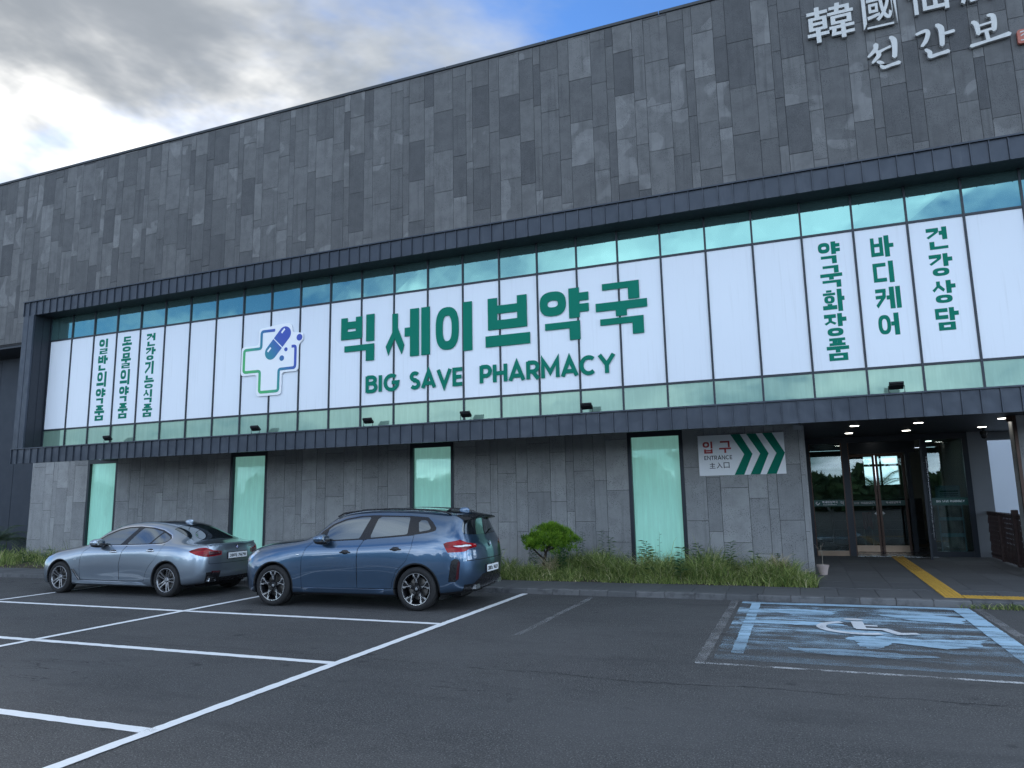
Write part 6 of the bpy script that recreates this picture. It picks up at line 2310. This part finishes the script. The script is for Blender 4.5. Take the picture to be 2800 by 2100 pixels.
    spec = dict(name='parked_suv', label='blue sport utility car parked nearest the small pine, rear towards the camera', paint='paint_suv',
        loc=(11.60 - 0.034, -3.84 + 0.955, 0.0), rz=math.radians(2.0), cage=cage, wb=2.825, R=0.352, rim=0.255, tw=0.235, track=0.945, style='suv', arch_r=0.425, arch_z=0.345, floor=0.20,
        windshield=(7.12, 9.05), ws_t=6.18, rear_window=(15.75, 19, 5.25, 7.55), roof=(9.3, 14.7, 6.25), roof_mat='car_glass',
        dlo=[(.86, 1.165), (1.0, 1.125), (1.21, 1.118), (1.72, 1.140), (2.3, 1.178), (2.72, 1.215), (3.0, 1.25), (3.13, 1.28), (3.14, 1.32), (3.04, 1.42), (2.92, 1.50), (2.59, 1.527), (1.89, 1.545), (1.61, 1.535), (1.33, 1.49), (1.08, 1.40), (.88, 1.26)],
        dlo_t=6.3, trim=0.0, wrap_r=.86, wrap_f=.83,
        glass=[[(1.02, 1.145), (1.21, 1.138), (1.70, 1.160), (1.83, 1.52), (1.61, 1.513), (1.35, 1.47), (1.12, 1.385), (1.03, 1.32)],
               [(1.90, 1.172), (2.62, 1.228), (2.585, 1.508), (1.98, 1.522)],
               [(2.83, 1.268), (2.76, 1.455), (2.88, 1.458), (2.93, 1.44), (3.03, 1.33), (3.03, 1.30)]],
        tail=[(3.30, 1.075), (3.36, 1.10), (3.62, 1.135), (3.80, 1.085), (4.07, 1.055), (4.07, 1.005), (3.86, .99), (3.70, .945), (3.38, .935)],
        tail_in=[([(3.33, 1.035), (3.34, 1.012), (3.75, 1.025), (4.06, 1.04), (4.06, 1.05), (3.75, 1.055)], 'plate_white')],
        head=[(-.34, .935), (-.46, .955), (-.8, .875), (-1.06, .82), (-1.06, .74), (-.82, .72), (-.58, .77)],
        doors=[[(.60, .32), (.585, .55), (.585, .82), (.66, 1.0), (.80, 1.115), (1.0, 1.125), (1.21, 1.118), (1.715, 1.140), (1.80, 1.14), (1.70, .98), (1.69, .80), (1.70, .34)],
               [(1.705, .34), (1.695, .80), (1.705, .98), (1.805, 1.145), (2.3, 1.178), (2.755, 1.215), (2.735, 1.02), (2.64, .80), (2.45, .62), (2.38, .45), (2.36, .345)]],
        panels=[('bonnet', lambda x, y, z, s, t: np.maximum.reduce([5.45 - t, s - 7.05, 0.9 - s]) * 0.22),
                ('tailgate', lambda x, y, z, s, t: np.maximum.reduce([15.9 - s, (0.80 - z) * 3, t - 5.24]) * 0.2)],
        dark=[('front_grille', 'car_black', lambda x, y, z, s, t: np.maximum.reduce([(s - 1.6) * 0.3, (2.4 - t) * 0.2, (t - 4.6) * 0.2])),
              ('rear_diffuser', 'car_black', lambda x, y, z, s, t: np.maximum.reduce([(15.75 - s) * 0.2, z - (0.42 + np.maximum(0, .62 - y) * 0.55).clip(0, .56)])),
              ('lower_trim', 'car_trim', lambda x, y, z, s, t: (t - 1.0) * 0.1)],
        side_cuts=[('rear_reflector', 'lamp_red_dark', [(3.51, .50), (3.55, .80), (3.59, .80), (3.555, .50)]), ('rear_slot', 'car_black', [(3.39, .47), (3.44, .80), (3.50, .835), (3.57, .825), (3.52, .47)])],
        lip_mat='car_trim', handles=((1.46, .93), (2.44, .985)), handle_mat='car_black', mirror=(1.02, 1.16), extra=extra)
    return make_car(spec)

def sedan():
    cage = [
        [(-.68, 0, .17), (-.82, 0, .20), (-.855, 0, .35), (-.865, 0, .50), (-.85, 0, .64), (-.81, 0, .72), (-.76, 0, .76), (-.70, 0, .785), (-.64, 0, .80)],
        [(-.66, .42, .17), (-.79, .45, .20), (-.825, .45, .35), (-.83, .46, .50), (-.82, .46, .63), (-.78, .45, .71), (-.72, .41, .765), (-.66, .26, .80), (-.58, 0, .82)],
        [(-.53, .68, .17), (-.62, .75, .20), (-.66, .775, .35), (-.67, .78, .50), (-.66, .775, .62), (-.61, .74, .72), (-.55, .63, .79), (-.51, .36, .83), (-.47, 0, .85)],
        [(-.40, .74, .17), (-.43, .865, .20), (-.44, .895, .36), (-.44, .90, .52), (-.43, .882, .66), (-.40, .825, .765), (-.37, .69, .83), (-.35, .38, .87), (-.34, 0, .885)],
        L_(-.20, [(.78, .17), (.895, .20), (.925, .36), (.93, .54), (.912, .70), (.85, .815), (.71, .875), (.38, .91), (0, .925)]),
        L_(.05, [(.78, .17), (.90, .20), (.93, .36), (.936, .55), (.918, .74), (.86, .855), (.715, .915), (.38, .95), (0, .962)]),
        L_(.38, [(.78, .17), (.89, .20), (.915, .36), (.924, .56), (.915, .775), (.865, .90), (.72, .955), (.38, .985), (0, .998)]),
        [(.64, .78, .17), (.64, .885, .20), (.64, .905, .36), (.64, .918, .56), (.64, .912, .80), (.66, .862, .94), (.70, .74, 1.015), (.56, .40, 1.03), (.48, 0, 1.035)],
        [(.95, .78, .17), (.95, .882, .20), (.95, .895, .36), (.95, .914, .56), (.95, .910, .82), (.95, .858, .955), (.97, .675, 1.205), (.83, .40, 1.22), (.75, 0, 1.228)],
        [(1.32, .78, .17), (1.32, .882, .20), (1.32, .893, .36), (1.32, .914, .57), (1.32, .910, .83), (1.32, .855, .965), (1.34, .615, 1.345), (1.20, .38, 1.380), (1.12, 0, 1.392)],
        L_(1.78, [(.78, .17), (.882, .20), (.893, .36), (.915, .57), (.910, .845), (.855, .978), (.585, 1.402), (.355, 1.44), (0, 1.452)]),
        L_(2.18, [(.78, .17), (.884, .20), (.895, .36), (.917, .58), (.911, .855), (.855, .988), (.575, 1.40), (.35, 1.443), (0, 1.456)]),
        [(2.50, .78, .17), (2.50, .895, .20), (2.50, .915, .36), (2.50, .925, .58), (2.50, .913, .865), (2.50, .855, .998), (2.52, .570, 1.345), (2.52, .345, 1.41), (2.53, 0, 1.43)],
        [(2.78, .78, .18), (2.78, .90, .21), (2.78, .930, .37), (2.78, .936, .58), (2.78, .918, .87), (2.79, .855, 1.01), (2.82, .578, 1.245), (2.87, .36, 1.335), (2.90, 0, 1.36)],
        [(3.08, .77, .19), (3.08, .90, .22), (3.08, .932, .38), (3.08, .936, .58), (3.08, .918, .875), (3.09, .845, 1.018), (3.12, .615, 1.14), (3.16, .39, 1.21), (3.19, 0, 1.232)],
        [(3.36, .72, .21), (3.36, .88, .24), (3.37, .915, .39), (3.38, .922, .59), (3.37, .900, .87), (3.38, .825, 1.0), (3.40, .655, 1.045), (3.42, .40, 1.075), (3.44, 0, 1.085)],
        [(3.54, .64, .23), (3.58, .825, .26), (3.61, .862, .40), (3.62, .870, .60), (3.61, .850, .86), (3.61, .78, .972), (3.62, .645, 1.012), (3.63, .385, 1.032), (3.64, 0, 1.038)],
        [(3.62, .52, .24), (3.70, .715, .27), (3.765, .745, .41), (3.78, .75, .60), (3.78, .735, .84), (3.765, .69, .957), (3.76, .60, .997), (3.77, .38, 1.012), (3.78, 0, 1.016)],
        [(3.66, .36, .24), (3.79, .44, .27), (3.865, .46, .41), (3.885, .465, .60), (3.89, .46, .825), (3.865, .45, .950), (3.845, .43, .990), (3.83, .30, 1.004), (3.83, 0, 1.008)],
        [(3.68, 0, .24), (3.83, 0, .27), (3.905, 0, .41), (3.92, 0, .60), (3.925, 0, .82), (3.895, 0, .946), (3.87, 0, .983), (3.85, 0, .998), (3.84, 0, 1.003)],
    ]
    def extra(root, sy, sx, paint):
        m = MB(); superell(m, (2.60, 0, 1.43), (0.11, 0.025, 0.055), 2.2, 14, 8, lambda p: Vector((p.x + 0.5 * p.z, p.y, p.z))); m.build('roof_antenna', paint, root, smooth=True, local=True)
        # boot lip
        m = MB()
        vs = []
        n = 12
        for i in range(n + 1):
            k = -1 + 2 * i / n
            dx = -0.085 * k * k
            vs += [(3.80 + dx, 0.62 * k, 1.003), (3.885 + dx, 0.62 * k, 1.015), (3.89 + dx, 0.62 * k, 0.985)]
        fs = []
        for i in range(n):
            for q in range(3):
                a, b = 3 * i + q, 3 * i + (q + 1) % 3
                fs.append((a, a + 3, b + 3, b))
        fs += [(0, 1, 2), (3 * n + 2, 3 * n + 1, 3 * n)]
        m.add(vs, fs); m.build('boot_lip', paint, root, local=True)
        roundel(root, sx(0, .925) + 0.012, 0.0, .925, 0.040, -0.2)
        plate(root, sx(0, .76) + 0.013, 0.765, '38러 7678')
        m = MB(); m.box(sx(.35, .92) - 0.02, sx(.35, .92) + 0.006, 0.34, 0.46, 0.912, 0.928); m.build('boot_badge', 'chrome', root, local=True)
        for sg in (-1, 1):
            # fender vent with bright blade
            m = MB()
            P = [(.36, .50), (.42, .50), (.62, .285), (.57, .275)]
            vs = [(x, sg * (sy(x, z) + 0.004), z) for x, z in P]
            m.add(vs, [(3, 2, 1, 0) if sg > 0 else (0, 1, 2, 3)]); m.build('fender_vent', 'car_black', root, local=True)
            m = MB()
            P = [(.385, .505), (.425, .505), (.625, .287), (.60, .28)]
            vs = [(x, sg * (sy(x, z) + 0.010), z) for x, z in P]
            m.add(vs, [(3, 2, 1, 0) if sg > 0 else (0, 1, 2, 3)]); m.build('vent_blade', 'chrome', root, local=True)
            # sill skirt
            m = MB()
            vs = []
            for i in range(15):
                x = 0.46 + 2.02 * i / 14
                d = min(1.0, min(i, 14 - i) / 2 + 0.05)
                vs += [(x, sg * 0.893, 0.275), (x, sg * (0.893 + 0.016 * d), 0.262), (x, sg * (0.895 + 0.014 * d), 0.215), (x, sg * 0.87, 0.195)]
            fs = []
            for i in range(14):
                for q in range(3):
                    f = (4 * i + q, 4 * i + 4 + q, 4 * i + 5 + q, 4 * i + 1 + q)
                    fs.append(f[::-1] if sg < 0 else f)
            m.add(vs, fs); m.build('sill_blade', paint, root, local=True)
            # exhaust and bumper corner
            m = MB()
            yy = 0.56
            o = [(sg * yy + 0.085, .285), (sg * yy + 0.10, .325), (sg * yy + 0.06, .355), (sg * yy - 0.085, .355), (sg * yy - 0.10, .30), (sg * yy - 0.07, .28)]
            vs = [(3.845, y, z) for y, z in o] + [(3.70, y, z) for y, z in o]
            m.add(vs, [(i, (i + 1) % 6, (i + 1) % 6 + 6, i + 6) for i in range(6)])
            ex = m.build('exhaust_finisher', 'chrome', root, local=True)
            m = MB(); m.add([(3.80, y, z) for y, z in o], [tuple(range(6))]); m.build('exhaust_inner', 'car_under', ex, local=True)
            m = MB()
            P = [(.42, .455), (.60, .46), (.60, .49), (.42, .485)]
            vs = [(sx(y, z) + 0.008, sg * y, z) for y, z in P]
            m.add(vs, [(0, 1, 2, 3) if sg > 0 else (3, 2, 1, 0)]); m.build('rear_reflector', 'lamp_red_dark', root, local=True)
            m = MB(); superell(m, (0.44, sg * (sy(.44, .69) + 0.002), .70), (0.03, 0.006, 0.010), 3, 10, 6); m.build('side_badge', 'chrome', root, local=True)
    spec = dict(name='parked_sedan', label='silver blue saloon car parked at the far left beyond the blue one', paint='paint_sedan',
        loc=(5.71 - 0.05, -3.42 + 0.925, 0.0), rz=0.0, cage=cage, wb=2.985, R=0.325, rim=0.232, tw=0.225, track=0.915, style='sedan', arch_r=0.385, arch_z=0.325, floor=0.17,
        windshield=(7.12, 9.05), ws_t=6.2, rear_window=(12.75, 15.05, 6.22, 9), roof=None, roof_mat=None,
        dlo=[(.84, .985), (.98, .978), (1.85, .995), (2.60, 1.015), (2.78, 1.025), (2.88, 1.06), (2.90, 1.12), (2.82, 1.185), (2.56, 1.285), (2.29, 1.335), (1.93, 1.36), (1.63, 1.35), (1.36, 1.305), (1.08, 1.20), (.86, 1.065)],
        dlo_t=6.4, trim=0.016, wrap_r=.84, wrap_f=.80,
        glass=[[(1.0, .998), (1.64, 1.008), (1.90, 1.335), (1.63, 1.33), (1.38, 1.285), (1.10, 1.18), (.98, 1.10)],
               [(1.80, 1.012), (2.42, 1.028), (2.585, 1.255), (2.29, 1.315), (2.03, 1.335)],
               [(2.46, 1.03), (2.76, 1.045), (2.85, 1.075), (2.87, 1.12), (2.80, 1.165), (2.62, 1.24)]],
        tail=[(3.50, .875), (3.56, .91), (3.72, .94), (3.92, .945), (4.15, .88), (4.33, .865), (4.33, .79), (4.12, .775), (3.90, .765), (3.66, .81)],
        tail_in=[([(3.98, .87), (4.32, .86), (4.32, .795), (4.0, .785)], 'lamp_red_dark')],
        head=[(-.26, .815), (-.40, .825), (-.75, .76), (-1.06, .70), (-1.06, .62), (-.78, .60), (-.56, .665)],
        doors=[[(.61, .29), (.585, .48), (.58, .68), (.64, .85), (.84, .978), (.98, .97), (1.84, .985), (1.75, .86), (1.69, .60), (1.705, .29)],
               [(1.71, .29), (1.695, .60), (1.755, .86), (1.845, .985), (2.60, 1.006), (2.85, 1.03), (2.80, .90), (2.68, .74), (2.52, .58), (2.44, .45), (2.40, .30)]],
        panels=[('bonnet', lambda x, y, z, s, t: np.maximum.reduce([5.45 - t, s - 7.05, 0.9 - s]) * 0.22),
                ('boot_lid', lambda x, y, z, s, t: np.maximum.reduce([(15.3 - s) * 0.2, (y - 0.66), (0.63 - z), np.where(s < 17.2, (5.05 - t) * 0.1, -1.0)]))],
        dark=[('front_grille', 'car_black', lambda x, y, z, s, t: np.maximum.reduce([(s - 1.5) * 0.3, (2.4 - t) * 0.2, (t - 4.7) * 0.2])),
              ('rear_diffuser', 'car_black', lambda x, y, z, s, t: np.maximum.reduce([(17.2 - s) * 0.2, z - np.where(y > .38, .47, .36), 0.30 - y * 0 - z * 0 - 0.3001]))],
        lip_mat='car_trim', handles=((1.52, .865), (2.54, .89)), handle_mat='chrome', mirror=(1.12, 1.045), extra=extra)
    return make_car(spec)
suv()
sedan()
